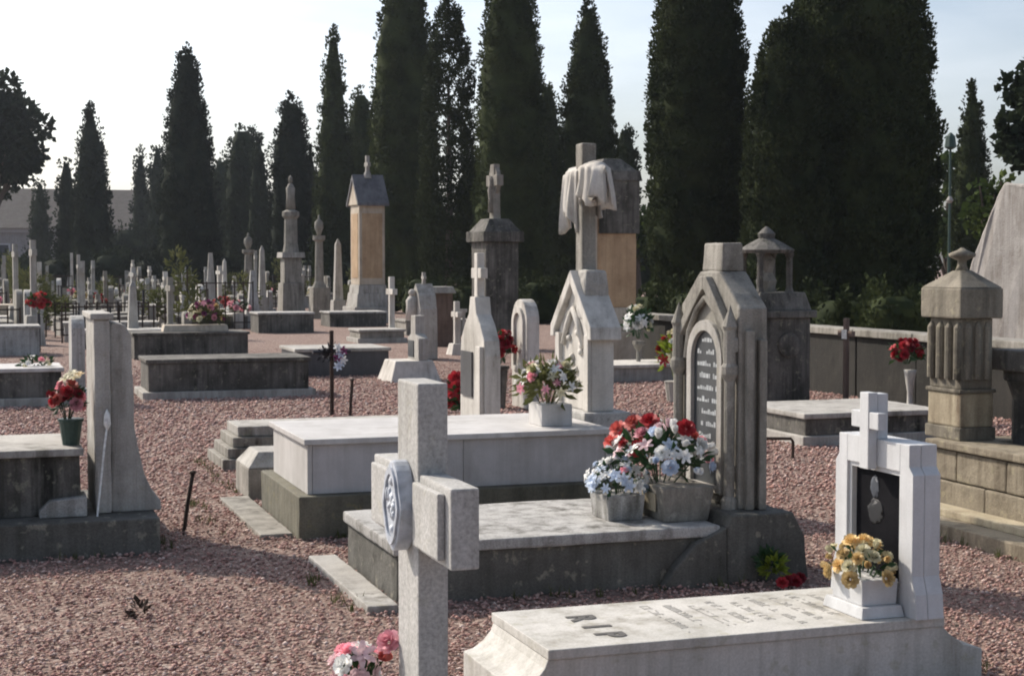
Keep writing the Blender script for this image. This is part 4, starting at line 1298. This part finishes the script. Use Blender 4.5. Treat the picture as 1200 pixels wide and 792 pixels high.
obj('lantern_cap', MB().lathe([(0.33, 1.841), (0.35, 1.88), (0.20, 1.97), (0.10, 2.02), (0.11, 2.08), (0.05, 2.14), (0.01, 2.17)], n=14, rot=PI / 14), 'dark_stone', h)

# ------------------------------------------------------------------ 11. low dark boundary wall with pale coping at the back right
t = thing('boundary_wall', 'low dark stone boundary wall with pale coping below the big cypresses', 'wall', (10.75, 27.5, 0))
rng = random.Random(5)
y = 0.0
while y > -17:
    wd = rng.uniform(1.2, 1.5)
    obj('stone_panel', MB().box(0 + rng.uniform(-.01, .01), 0.3, y - wd, y - 0.02, -0.02, 0.78), 'blackened_stone', t, rough=0.008, bevel=0.015, cell=0.25)
    obj('coping_stone', MB().box(-0.06, 0.36, y - wd, y - 0.015, 0.781, 0.87), 'gothic_stone', t, rough=0.006, bevel=0.012, cell=0.2)
    y -= wd
t = cross_thing('thin brown wooden cross with white centre before the boundary wall', tuple(gp(991, 474)), 1.05, 'brown_stone', 0.07, 0.34, 0.05, 0.0)
obj('white_plate', MB().box(-0.034, -0.027, -0.055, 0.055, 0.80, 0.91), 'white_paint', t)
t = thing('flower_vase', 'red flowers in a tall pale vase left of the fluted pillar', 'flowers', tuple(gp(1066, 492)))
obj('vase', MB().lathe([(0.10, 0), (0.10, 0.10), (0.035, 0.14), (0.03, 0.30), (0.06, 0.50), (0.07, 0.55), (0.04, 0.55)], n=12), 'weathered_pale', t, smooth=True)
bouquet(t, (-0.03, 0.03, 0.72), (0.15, 0.15, 0.12), 20, ['petal_red', 'petal_red', 'petal_deep', 'petal_deep'], 0.062, ('rose', 'lily'), 'leaf_dark', 60, 0.12, 71)
t = thing('flower_vase', 'white flowers on a slender stand at the foot of the tan pillar', 'flowers', tuple(gp(748, 442)))
obj('stand', MB().lathe([(0.12, 0), (0.10, 0.06), (0.04, 0.12), (0.03, 0.40), (0.09, 0.50), (0.09, 0.55)], n=10), 'gothic_stone', t)
bouquet(t, (0, 0, 0.80), (0.18, 0.18, 0.24), 18, ['petal_white', 'petal_cream', 'petal_white'], 0.075, ('lily', 'rose'), 'leaf_dark', 110, 0.14, 72)
t = thing('flower_vase', 'red, white and yellow-green flowers left of the gothic headstone', 'flowers', tuple(gp(791, 470)))
obj('pot', MB().lathe([(0.10, 0), (0.13, 0.22), (0.14, 0.25), (0.07, 0.25)], n=12), 'weathered_pale', t)
bouquet(t, (0, 0, 0.55), (0.18, 0.18, 0.30), 24, ['petal_red', 'petal_white', 'petal_cream', 'petal_deep'], 0.07, ('rose', 'lily'), 'leaf_lime', 120, 0.13, 73)
slab_tomb('box_tomb', 'low pale slab tomb by the boundary wall under the tan pillar', 8.2, 10.2, 21.2, 22.3, 0.24, ('weathered_pale', 'white_stone', 'weathered_pale'))

# pale steep gabled stone on the far right
c = ground_at(1135, 23)
t = thing('gabled_stele', 'large pale rough stone gable rising at the right edge', 'monument', (c.x, c.y, 0), math.radians(-76))
poly = [(0.0, -0.02), (2.2, -0.02), (2.2, 1.85), (1.60, 2.55), (1.05, 2.80), (0.62, 2.86), (0.48, 2.66), (0.32, 2.30), (0.05, 1.75), (0.0, 1.6)]
obj('slab', MB().prism(poly, 'y', 0.0, 0.7), 'pale_rough', t, rough=0.025, bevel=0.03, cell=0.18)
obj('plinth', MB().box(-0.15, 2.35, -0.15, 0.85, -0.02, 0.35), 'pale_rough', t, rough=0.01, bevel=0.03, cell=0.25)
c = ground_at(1112, 34)
t = thing('lamp_post', 'thin green lamp post between the big cypress and the right edge', 'lamp post', (c.x, c.y, 0))
hh = hgt(176, 34)
obj('pole', MB().tube([(0, 0, -0.02), (0, 0, 0.5), (0, 0, hh)], [0.06, 0.035, 0.025], 8), 'green_paint', t)
obj('lamp_head', MB().lathe([(0.05, hh), (0.13, hh + 0.05), (0.10, hh + 0.28), (0.02, hh + 0.36)], n=8), 'green_paint', t)
obj('knuckle', MB().lathe([(0.03, hh - 1.15), (0.08, hh - 1.09), (0.03, hh - 1.0)], n=8), 'weathered_pale', t)

# ------------------------------------------------------------------ 12. crowded far rows
FAR = {}


def far_proto(kind, seed):
    key = (kind, seed)
    if key in FAR:
        return FAR[key]
    rng = random.Random(seed * 7 + hash(kind) % 5 if False else seed * 7 + len(kind))
    mat = rng.choice(['weathered_pale', 'gothic_stone', 'gothic_stone', 'grey_slab', 'white_stone', 'grey_slab'])
    g = {'headstone': ('weathered headstone standing in the crowded far rows', 'headstone', 'far headstones'),
         'stone_cross': ('small stone cross standing in the crowded far rows', 'cross', 'far crosses'),
         'obelisk': ('slim stone obelisk standing in the crowded far rows', 'obelisk', 'far obelisks'),
         'box_tomb': ('low box tomb lying in the crowded far rows', 'tomb', 'far box tombs'),
         'iron_cross': ('dark iron cross standing in the crowded far rows', 'cross', 'far iron crosses'),
         'flower_bunch': ('small bunch of flowers in the crowded far rows', 'flowers', 'far flowers'),
         'iron_railing': ('rusty iron railing round a grave in the crowded far rows', 'railing', 'far railings'),
         'shrub': ('small straggly shrub growing in the crowded far rows', 'shrub', 'far shrubs')}[kind]
    adj = {'weathered_pale': 'pale', 'gothic_stone': 'brownish', 'white_stone': 'white', 'grey_slab': 'grey'}[mat]
    lab, grp = g[0], g[2]
    if kind in ('headstone', 'stone_cross', 'obelisk', 'box_tomb'):
        lab = adj + ' ' + lab
        grp = grp.replace('far', 'far ' + adj)
    if kind == 'box_tomb':
        lab = lab.replace('box tomb', 'lidded box tomb')
    t = thing(kind, lab, g[1], (0, 0, -50), 0, grp)
    if kind == 'headstone':
        hh = rng.uniform(0.8, 1.5); w = rng.uniform(0.28, 0.4)
        obj('slab', MB().prism(arch(0, w, 0.12, hh - w * .7, 8, rng.choice([0.4, 0.7, 1.2])), 'x', -0.08, 0.08), mat, t, bevel=0.01)
        obj('foot', MB().box(-0.2, 0.2, -w - .1, w + .1, -0.02, 0.119), mat, t)
    elif kind == 'stone_cross':
        hh = rng.uniform(1.2, 2.2)
        p = hh * rng.uniform(.25, .45)
        obj('pedestal', MB().box(-0.22, 0.22, -0.25, 0.25, -0.02, p, 0.06), mat, t, bevel=0.01)
        obj('shaft', MB().box(-0.06, 0.06, -0.065, 0.065, p + .0005, hh), mat, t)
        z = hh - 0.32
        obj('arm', MB().box(-0.055, 0.055, -0.28, -0.0655, z, z + 0.13), mat, t)
        obj('arm', MB().box(-0.055, 0.055, 0.0655, 0.28, z, z + 0.13), mat, t)
    elif kind == 'obelisk':
        hh = rng.uniform(1.4, 2.4)
        obj('pedestal', MB().box(-0.25, 0.25, -0.25, 0.25, -0.02, hh * .3, 0.04), mat, t)
        obj('shaft', MB().box(-0.15, 0.15, -0.15, 0.15, hh * .301, hh, 0.09), mat, t)
    elif kind == 'box_tomb':
        hh = rng.uniform(0.35, 0.6)
        m2 = rng.choice(['dark_stone', 'grey_slab', 'grey_concrete', 'weathered_pale'])
        obj('body', MB().box(-1.0, 1.0, -0.5, 0.5, -0.02, hh - 0.061), m2, t)
        obj('lid', MB().box(-1.04, 1.04, -0.54, 0.54, hh - 0.06, hh), mat, t)
    elif kind == 'iron_cross':
        hh = rng.uniform(1.0, 1.7)
        obj('shaft', MB().tube([(0, 0, -.02), (0, 0, hh)], 0.03, 6), 'iron', t)
        obj('arm', MB().tube([(-0.05, -0.25, hh - .3), (0.05, 0.25, hh - .3)], 0.028, 6), 'iron', t)
    elif kind == 'iron_railing':
        hh = rng.uniform(0.8, 1.3)
        obj('top_rail', MB().box(-1.1, 1.1, -0.015, 0.015, hh - .06, hh - .03), 'rust_iron', t)
        obj('foot_rail', MB().box(-1.1, 1.1, -0.015, 0.015, .15, .18), 'rust_iron', t)
        for q in range(10):
            obj('bar', MB().tube([(-1.1 + q * .244, 0, -.02), (-1.1 + q * .244, 0, hh)], 0.018, 5), 'rust_iron', t)
    elif kind == 'flower_bunch':
        obj('pot', MB().lathe([(0.12, 0), (0.16, 0.4), (0.1, 0.4)], n=8), mat, t)
        pal = rng.choice([['petal_red', 'petal_coral'], ['petal_pink', 'petal_white'], ['petal_yellow', 'petal_cream'], ['petal_white', 'petal_cream']])
        bouquet(t, (0, 0, 0.55), (0.24, 0.24, 0.2), 12, pal, 0.085, ('rose',), 'leaf_dark', 40, 0.16, seed)
    elif kind == 'shrub':
        mb = MB()
        hh = rng.uniform(0.8, 1.6)
        r2 = random.Random(seed)
        for k in range(5):
            leaves(mb, (r2.uniform(-.2, .2), r2.uniform(-.2, .2), hh * (.25 + .15 * k)), (0.28, 0.28, hh * .2), 70, 0.14, r2)
        obj('foliage', mb, 'scrub_green', t, kind='stuff')
        obj('stem', MB().tube([(0, 0, -.02), (0.03, 0, hh * .8)], 0.02, 5), 'bark', t)
    FAR[key] = t
    FAR[key]['used'] = 0
    return t


def place_far(kind, seed, x, y, z=0.0, sc=1.0):
    p = far_proto(kind, seed)
    if not p['used']:
        o = p
        p['used'] = 1
    else:
        o = copy_tree(p)
    o.location = (x, y, z)
    o.rotation_euler = (0, 0, random.uniform(-.12, .12))
    o.scale = (1, 1, sc)


rng = random.Random(21)
cols = [(-2.0, 36), (1.15, 35), (4.25, 33.5), (7.3, 43), (10.4, 58), (13.5, 63), (16.6, 66), (-0.4, 38), (2.7, 37), (5.7, 42), (8.8, 55), (12.0, 62), (15.0, 66)]
HALF = {-0.4, 2.7, 5.7, 8.8, 12.0, 15.0}
for cx, y0 in cols:
    y = y0
    while y < 78:
        d = Vector((cx, y, 0))
        Zc = d.x * math.sin(YAW) + d.y * math.cos(YAW)
        px = 600 + FPX * (d.x * math.cos(YAW) - d.y * math.sin(YAW)) / Zc
        if -25 < px < 420 and not (335 < px < 350 and Zc < 58):
            if cx in HALF:
                for q in range(2):
                    place_far(rng.choice(['headstone', 'stone_cross', 'stone_cross', 'iron_cross', 'shrub']), rng.randrange(4), cx + rng.uniform(-.5, .5), y + q * 1.2 + rng.uniform(-.4, .4), 0, rng.uniform(.45, .85))
                y += rng.uniform(2.2, 3.0)
                continue
            place_far('box_tomb', rng.randrange(6), cx - 1.3, y)
            kd = rng.choices(['headstone', 'stone_cross', 'obelisk', 'iron_cross'], [4, 5, 1.5, 1.5])[0]
            place_far(kd, rng.randrange(7), cx + rng.uniform(-.1, .1), y + rng.uniform(-.15, .15), 0, rng.uniform(.65, 1.1))
            if rng.random() < 0.28:
                place_far('flower_bunch', rng.randrange(6), cx - 0.55, y - 0.72)
            if rng.random() < 0.35:
                place_far('iron_railing', rng.randrange(3), cx - 1.3, y - 0.95)
            if rng.random() < 0.50:
                place_far('shrub', rng.randrange(4), cx + 0.5, y + 0.9, 0, rng.uniform(.8, 1.4))
            if rng.random() < 0.35:
                place_far('stone_cross', rng.randrange(7), cx - rng.uniform(0.8, 2.6), y + 0.9, 0, rng.uniform(.5, .9))
        y += rng.uniform(2.3, 3.2)
for k in list(FAR):
    if not FAR[k]['used']:
        for ch in list(FAR[k].children):
            bpy.data.objects.remove(ch)
        bpy.data.objects.remove(FAR[k])
        continue
for o in scene.objects:
    if 'used' in o:
        del o['used']
# a few mid-distance stones that show singly
column_monument('short grey obelisk at the end of the left-hand row', 155, 33, 330, 0.45, 'weathered_pale', 1, 'short_obelisk')
cross_thing('thin pale cross with white plate far left of the path', tuple(ground_at(92, 40)), 1.95, 'weathered_pale', 0.09, 0.55, 0.08, 0.3)
cross_thing('small white cross before the dark boundary railings', tuple(ground_at(535, 30)), 1.0, 'white_stone', 0.10, 0.45, 0.1, 0.2)

# ------------------------------------------------------------------ 13. building at the far left
c = ground_at(0, 150)
t = thing('long_building', 'long low building with brown tiled roof behind the far-left cypresses', 'building', (c.x, c.y, 0))
obj('wall', MB().box(-30, 40, 0, 12, -0.02, 5.2), 'render_wall', t)
obj('roof', MB().prism([(-0.9, 5.15), (12.9, 5.15), (6.0, 9.2)], 'x', -31, 41), 'clay_roof', t)
obj('cornice', MB().box(-30.2, 40.2, -0.25, -0.003, 4.75, 5.14), 'window_frame_paint', t)
for k in range(20):
    x = -27 + k * 3.4
    f = obj('window', MB().ring([(x - .75, 1.2), (x + .75, 1.2), (x + .75, 3.7), (x - .75, 3.7)], [(x - .6, 1.35), (x + .6, 1.35), (x + .6, 3.55), (x - .6, 3.55)], 'y', -0.12, -0.002), 'window_frame_paint', t)
    obj('pane', MB().box(x - .6, x + .6, -0.04, -0.003, 1.35, 3.55), 'window_dark', f)

# ------------------------------------------------------------------ 14. trees
PROF = {
    'spindle': ([0, .06, .22, .42, .62, .80, .92, 1.0], [.66, .90, 1.0, .93, .78, .54, .28, .03]),
    'column': ([0, .06, .20, .50, .72, .86, .95, 1.0], [.70, .92, 1.0, .95, .80, .58, .32, .03]),
    'cone': ([0, .05, .15, .35, .60, .80, .93, 1.0], [.80, .97, 1.0, .90, .68, .46, .24, .03]),
    'blunt': ([0, .06, .25, .55, .78, .90, .97, 1.0], [.75, .95, 1.0, .95, .80, .60, .36, .05]),
}


def crown_arrays(Hh, W, seed, prof, spray, dens, core=True, base=0.35, rough=0.14, holes=0.0):
    rng = np.random.default_rng(seed)
    ts, rs = PROF[prof]
    ph = rng.random(12) * 6.28

    def lump(th, z):
        return (np.sin(2 * th + ph[0] + z * .35) * .30 + np.sin(3 * th + ph[1] - z * .6) * .28 + np.sin(5 * th + ph[2] + z * 1.1) * .28
                + np.sin(z * 1.7 + ph[3] + th) * .32 + np.sin(z * 3.3 + ph[4] - 2 * th) * .25 + np.sin(8 * th + z * 2.1 + ph[5]) * .18 + np.sin(z * 5.1 + 4 * th + ph[6]) * .2)

    def R(t, th, z):
        return W / 2 * np.interp(t, ts, rs) * (1 + rough * lump(th, z))
    area = PI * W * Hh * 0.75
    npl = int(area * dens)
    k = 22
    t = rng.random(npl * 2)
    keep = rng.random(npl * 2) < (np.interp(t, ts, rs) * .85 + .15)
    t = t[keep][:npl]
    npl = len(t)
    th = rng.random(npl) * 2 * PI
    z = base + t * (Hh - base)
    u = 1.0 - (0.50 if not core else 0.17) * rng.random(npl) ** 1.4
    r = R(t, th, z) * u
    if holes:
        hz = np.sin(z * 1.3 + ph[7]) * np.sin(th * 3 + ph[8]) + np.sin(z * 2.9 + th * 2 + ph[9]) * .6
        kp = hz < (1.25 - holes)
        t, th, z, r = t[kp], th[kp], z[kp], r[kp]
        npl = len(t)
    C = np.stack([r * np.cos(th), r * np.sin(th), z], 1)
    out = np.stack([np.cos(th), np.sin(th), np.zeros(npl)], 1)
    ax = np.array([0, 0, 1.0]) + out * (0.0 + 0.16 * rng.random((npl, 1))) + (rng.random((npl, 3)) - .5) * .28
    ax /= np.linalg.norm(ax, axis=1, keepdims=True)
    Lp = spray * (2.5 + 3.5 * rng.random(npl)) * np.where(t > .93, .6, 1)
    # sprays along each plume
    s = rng.random((npl, k))
    rad = spray * 1.15 * np.sin(np.clip(s, .05, .97) * PI) ** .7
    off = rng.normal(size=(npl, k, 3))
    off -= (off * ax[:, None, :]).sum(2, keepdims=True) * ax[:, None, :]
    off /= np.linalg.norm(off, axis=2, keepdims=True) + 1e-9
    P = C[:, None, :] + ax[:, None, :] * (s * Lp[:, None])[:, :, None] + off * rad[:, :, None] * rng.random((npl, k, 1)) ** .5
    D = ax[:, None, :] * .8 + off * .55 + rng.normal(size=(npl, k, 3)) * .30
    D /= np.linalg.norm(D, axis=2, keepdims=True)
    Wd = np.cross(D, rng.normal(size=(npl, k, 3)))
    Wd /= np.linalg.norm(Wd, axis=2, keepdims=True) + 1e-9
    ln = spray * (0.9 + 0.8 * rng.random((npl, k, 1)))
    P, D, Wd, ln = (a.reshape(-1, a.shape[-1]) for a in (P, D, Wd, ln))
    n = len(P)
    V = np.stack([P, P + D * ln * .5 + Wd * ln * .30, P + D * ln, P + D * ln * .5 - Wd * ln * .30], 1).reshape(-1, 3)
    Fq = np.arange(n * 4).reshape(n, 4)
    if core:
        nt_, nz_ = 40, 64
        tt = np.linspace(0, .97, nz_)
        aa = np.linspace(0, 2 * PI, nt_, endpoint=False)
        T, A = np.meshgrid(tt, aa, indexing='ij')
        Zc = base + T * (Hh - base)
        Rc = R(T, A, Zc) * (.88 + .03 * np.sin(9 * A + Zc * 2.3 + np.sin(Zc * 4)) + .035 * np.sin(Zc * 7 + 5 * A))
        Vc = np.stack([Rc * np.cos(A), Rc * np.sin(A), Zc], 2).reshape(-1, 3)
        i, j = np.meshgrid(np.arange(nz_ - 1), np.arange(nt_), indexing='ij')
        j2 = (j + 1) % nt_
        Fc = np.stack([i * nt_ + j, i * nt_ + j2, (i + 1) * nt_ + j2, (i + 1) * nt_ + j], 2).reshape(-1, 4) + len(V)
        V = np.concatenate([V, Vc])
        Fq = np.concatenate([Fq, Fc])
    return V, Fq


def cypress(label, px, top, wpx, Z, prof='spindle', seed=0, mat='cypress_green', core=True, holes=0.0, dens=2.0, spray=0.085, base=0.3, group='cypress trees', rough=0.075, dx=0.0):
    c = ground_at(px, Z)
    Hh = hgt(top, Z)
    W = wpx * 0.90 / FPX * Z
    t = thing('cypress_tree', label, 'cypress', (c.x, c.y, 0), 0, group)
    sp = spray * max(1.0, Z / 55)
    de = dens * 11.0 * (0.085 / sp) ** 1.75
    V, Fq = crown_arrays(Hh, W, seed + 3, prof, sp, de, core, base, rough, holes)
    npobj('crown', V, Fq, mat, t)
    r = W * .055 + .06
    obj('trunk', MB().tube([(0, 0, -0.05), (0.03, 0, Hh * .3), (0, 0.02, Hh * .75)], [r, r * .7, r * .25], 8), 'bark', t)
    return t


CY = [
    ('far bluish cypress left of the slim pair by the building', 48, 212, 27, 135, 'spindle', 'cypress_far'),
    ('narrow cypress just left of the pointed far-left one', 79, 188, 27, 112, 'column', 'cypress_far'),
    ('pointed cypress standing alone at the far left', 108, 128, 50, 105, 'spindle', 'cypress_far'),
    ('slim far cypress, left one of a close pair', 166, 178, 26, 140, 'spindle', 'cypress_far'),
    ('slim far cypress, right one of a close pair', 186, 170, 30, 132, 'spindle', 'cypress_far'),
    ('large broad-based cypress, biggest on the left side', 221, 58, 84, 88, 'cone', 'cypress_far'),
    ('low cypress tucked behind the right flank of the biggest left one', 262, 186, 36, 125, 'blunt', 'cypress_far'),
    ('round-topped cypress right of the biggest left one', 286, 150, 52, 112, 'blunt', 'cypress_far'),
    ('thin cypress right of the round-topped one', 304, 162, 32, 108, 'spindle', 'cypress_far'),
    ('medium cypress behind the tall stacked column monument', 342, 116, 58, 92, 'column', 'cypress_far'),
    ('short cypress between two taller ones left of centre', 364, 176, 32, 104, 'spindle', 'cypress_far'),
    ('tall sharply pointed cypress left of the tan pillar monument', 392, 38, 56, 84, 'cone', 'cypress_green'),
    ('medium cypress directly behind the tan gabled pillar', 424, 106, 52, 90, 'column', 'cypress_green'),
    ('very tall cypress with its tip above the frame, left of the open one', 474, -45, 92, 72, 'column', 'cypress_green'),
    ('tall cypress with gaps of sky showing through its crown', 526, 2, 80, 64, 'column', 'cypress_green'),
    ('very tall cypress behind the ringed cross, tip above the frame', 599, -50, 98, 60, 'column', 'cypress_green'),
    ('short narrow cypress between the ringed cross and draped cross', 641, 96, 46, 78, 'column', 'cypress_green'),
    ('tall cypress with a pointed tip behind the draped cross', 689, 4, 84, 66, 'spindle', 'cypress_green'),
    ('small cypress behind the tan stone pillar', 732, 148, 42, 84, 'column', 'cypress_green'),
    ('massive columnar cypress left of the broadest one', 817, -110, 132, 47, 'column', 'cypress_green'),
    ('slender far cypress between the broadest cypress and the right edge', 1137, 100, 48, 62, 'spindle', 'cypress_green'),
]
for k, (lab, px, top, w, Z, pf, mt) in enumerate(CY):
    op = 'gaps of sky' in lab
    cypress(lab, px, top, w, Z, pf, k * 5, mt, core=not op, holes=0.12 if op else 0.0, dens=(2.6 if op else 2.4 if Z < 50 else 1.3 if Z < 75 else 1.0))
cypress('broadest dark cypress filling the sky behind the fluted pillar', 1000, -95, 222, 43, 'column', 200, dens=2.5, rough=0.10, base=0.05)
cypress('leaning side crown merged into the left flank of the broadest cypress', 922, 20, 120, 41, 'column', 210, dens=2.3, base=0.05)
# dark evergreens closing the gaps near the ground
GAP = [(150, 268, 60, 128, 'behind the slim far pair'), (255, 262, 70, 118, 'at the foot of the biggest left cypress'), (325, 240, 60, 116, 'left of the stacked column monument'),
       (445, 235, 70, 96, 'right of the tan gabled pillar'), (560, 190, 70, 84, 'left of the ringed cross'), (660, 215, 60, 86, 'left of the draped cross'),
       (760, 255, 60, 80, 'right of the tan stone pillar'), (500, 240, 80, 92, 'below the cypress with gaps'), (850, 200, 80, 62, 'between the two massive cypresses')]
for k, (px, top, w, Z, wh) in enumerate(GAP):
    cypress('dark bushy evergreen ' + wh, px, top, w, Z, 'blunt', 300 + k, 'cypress_far', dens=0.8, group='gap-filling evergreens')
SHR = [(446, 330, 62, 56, 'right of the tan gabled pillar'), (497, 326, 66, 54, 'behind the brown pillar'), (548, 334, 60, 50, 'left of the dark corniced pedestal'), (632, 330, 70, 46, 'between the two tall crosses'),
       (690, 336, 70, 44, 'behind the draped cross'), (762, 346, 80, 34, 'right of the tan stone pillar'), (812, 342, 90, 33, 'left of the lantern monument'), (865, 340, 90, 32, 'behind the lantern monument'),
       (925, 346, 100, 30, 'right of the lantern monument'), (985, 350, 100, 29, 'behind the thin brown cross'), (1045, 345, 100, 28, 'left of the fluted pillar'), (1105, 335, 100, 29, 'behind the fluted pillar')]
for k, (px, top, w, Z, wh) in enumerate(SHR):
    o = cypress('low dark evergreen shrub ' + wh, px, top, w, Z, 'blunt', 400 + k, 'cypress_green', dens=1.0, base=0.02, rough=0.2, group='low evergreen shrubs')
    o.name = 'evergreen_shrub'
    o['category'] = 'shrub'
LSH = [(20, 300, 60, 100), (70, 303, 60, 98), (130, 298, 60, 98), (180, 302, 60, 96), (250, 298, 70, 92), (310, 300, 60, 90), (360, 304, 60, 86), (410, 306, 60, 80)]
LW = ['below the left-edge pine', 'below the narrow far-left cypress', 'right of the pointed far-left cypress', 'below the slim far pair', 'below the biggest left cypress', 'right of the round-topped cypress', 'right of the stacked column monument', 'left of the tan gabled pillar']
for k, (px, top, w, Z) in enumerate(LSH):
    o = cypress('far dark evergreen shrub ' + LW[k], px, top, w, Z, 'blunt', 500 + k, 'cypress_far', dens=1.0, base=0.02, rough=0.2, group='low evergreen shrubs')
    o.name = 'evergreen_shrub'
    o['category'] = 'shrub'


def leaf_cloud(centers, radii, per, leaf, seed):
    rng = np.random.default_rng(seed)
    Vs = []
    for c, r in zip(centers, radii):
        n = int(per * r[0] * r[1])
        d = rng.normal(size=(n, 3)); d /= np.linalg.norm(d, axis=1, keepdims=True)
        P = np.array(c) + d * np.array(r) * (0.55 + 0.5 * rng.random((n, 1)))
        D = d + rng.normal(size=(n, 3)) * .7; D /= np.linalg.norm(D, axis=1, keepdims=True)
        Wd = np.cross(D, rng.normal(size=(n, 3))); Wd /= np.linalg.norm(Wd, axis=1, keepdims=True)
        ln = leaf * (.7 + .8 * rng.random((n, 1)))
        Vs.append(np.stack([P, P + D * ln * .5 + Wd * ln * .4, P + D * ln, P + D * ln * .5 - Wd * ln * .4], 1).reshape(-1, 3))
    V = np.concatenate(Vs)
    return V, np.arange(len(V)).reshape(-1, 4)


def round_tree(name, label, cat, px, top, bot, wpx, Z, mat, seed, nblob=30, leaf=0.28, per=160, trunk=0.25):
    c = ground_at(px, Z)
    z1, z0 = hgt(top, Z), max(0.3, hgt(bot, Z))
    W = wpx / FPX * Z
    t = thing(name, label, cat, (c.x, c.y, 0))
    rng = random.Random(seed)
    cen, rad = [], []
    zc, hz = (z0 + z1) / 2, (z1 - z0) / 2
    for _ in range(nblob):
        d = Vector((rng.gauss(0, 1), rng.gauss(0, 1), rng.gauss(0, 1))).normalized() * rng.uniform(.35, .84)
        r = W * rng.uniform(.10, .19)
        cen.append((d.x * W / 2, d.y * W / 2, zc + d.z * hz)); rad.append((r, r, r * .72))
    V, Fq = leaf_cloud(cen, rad, per, leaf, seed)
    npobj('crown', V, Fq, mat, t)
    mb = MB().tube([(0, 0, -.05), (0.1, 0, z0 * .6), (0, 0.1, zc)], [trunk, trunk * .8, trunk * .5], 9)
    for q in cen[:9]:
        mb.tube([(0, 0.05, max(0.3, z0 * .85)), (q[0] * .5, q[1] * .5, (z0 + q[2]) / 2), q], [trunk * .45, trunk * .3, trunk * .1], 6)
    obj('trunk', mb, 'bark', t)


round_tree('pine_tree', 'round-crowned dark pine cut by the left edge', 'pine', -12, 84, 252, 150, 98, 'pine_green', 1, 46, 0.40, 120, 0.35)
round_tree('pine_tree', 'clumpy dark pine at the top right edge above the stone gable', 'pine', 1216, 55, 218, 128, 44, 'pine_green', 2, 46, 0.22, 420, 0.22)
round_tree('broadleaf_tree', 'light green leafy tree right of the broadest cypress', 'tree', 1112, 146, 330, 80, 76, 'broad_green', 3, 34, 0.32, 200)
round_tree('broadleaf_tree', 'yellow-green leafy tree glimpsed beside the tan stone pillar', 'tree', 745, 225, 330, 60, 74, 'broad_green', 4, 26, 0.30, 200)
round_tree('broadleaf_tree', 'green shrubby tree behind the stone gable at the right', 'tree', 1165, 188, 320, 70, 52, 'broad_green', 6, 30, 0.24, 260)

# ------------------------------------------------------------------ haze
HAZE = 0.0002
mb = MB().box(-425, 425, -425, 425, -1.1, 26)
hz = obj('haze', mb, 'engrave')
m = bpy.data.materials.new('haze_air')
m.use_nodes = True
nt = m.node_tree
nt.nodes.clear()
out = nt.nodes.new('ShaderNodeOutputMaterial')
pv = nt.nodes.new('ShaderNodeVolumePrincipled')
pv.inputs['Color'].default_value = (0.80, 0.88, 1.0, 1)
pv.inputs['Density'].default_value = HAZE
pv.inputs['Anisotropy'].default_value = 0.4
nt.links.new(pv.outputs[0], out.inputs['Volume'])
hz.data.materials.clear()
hz.data.materials.append(m)
tag(hz, 'thin bluish haze in the air over the cemetery', 'haze', kind='stuff')
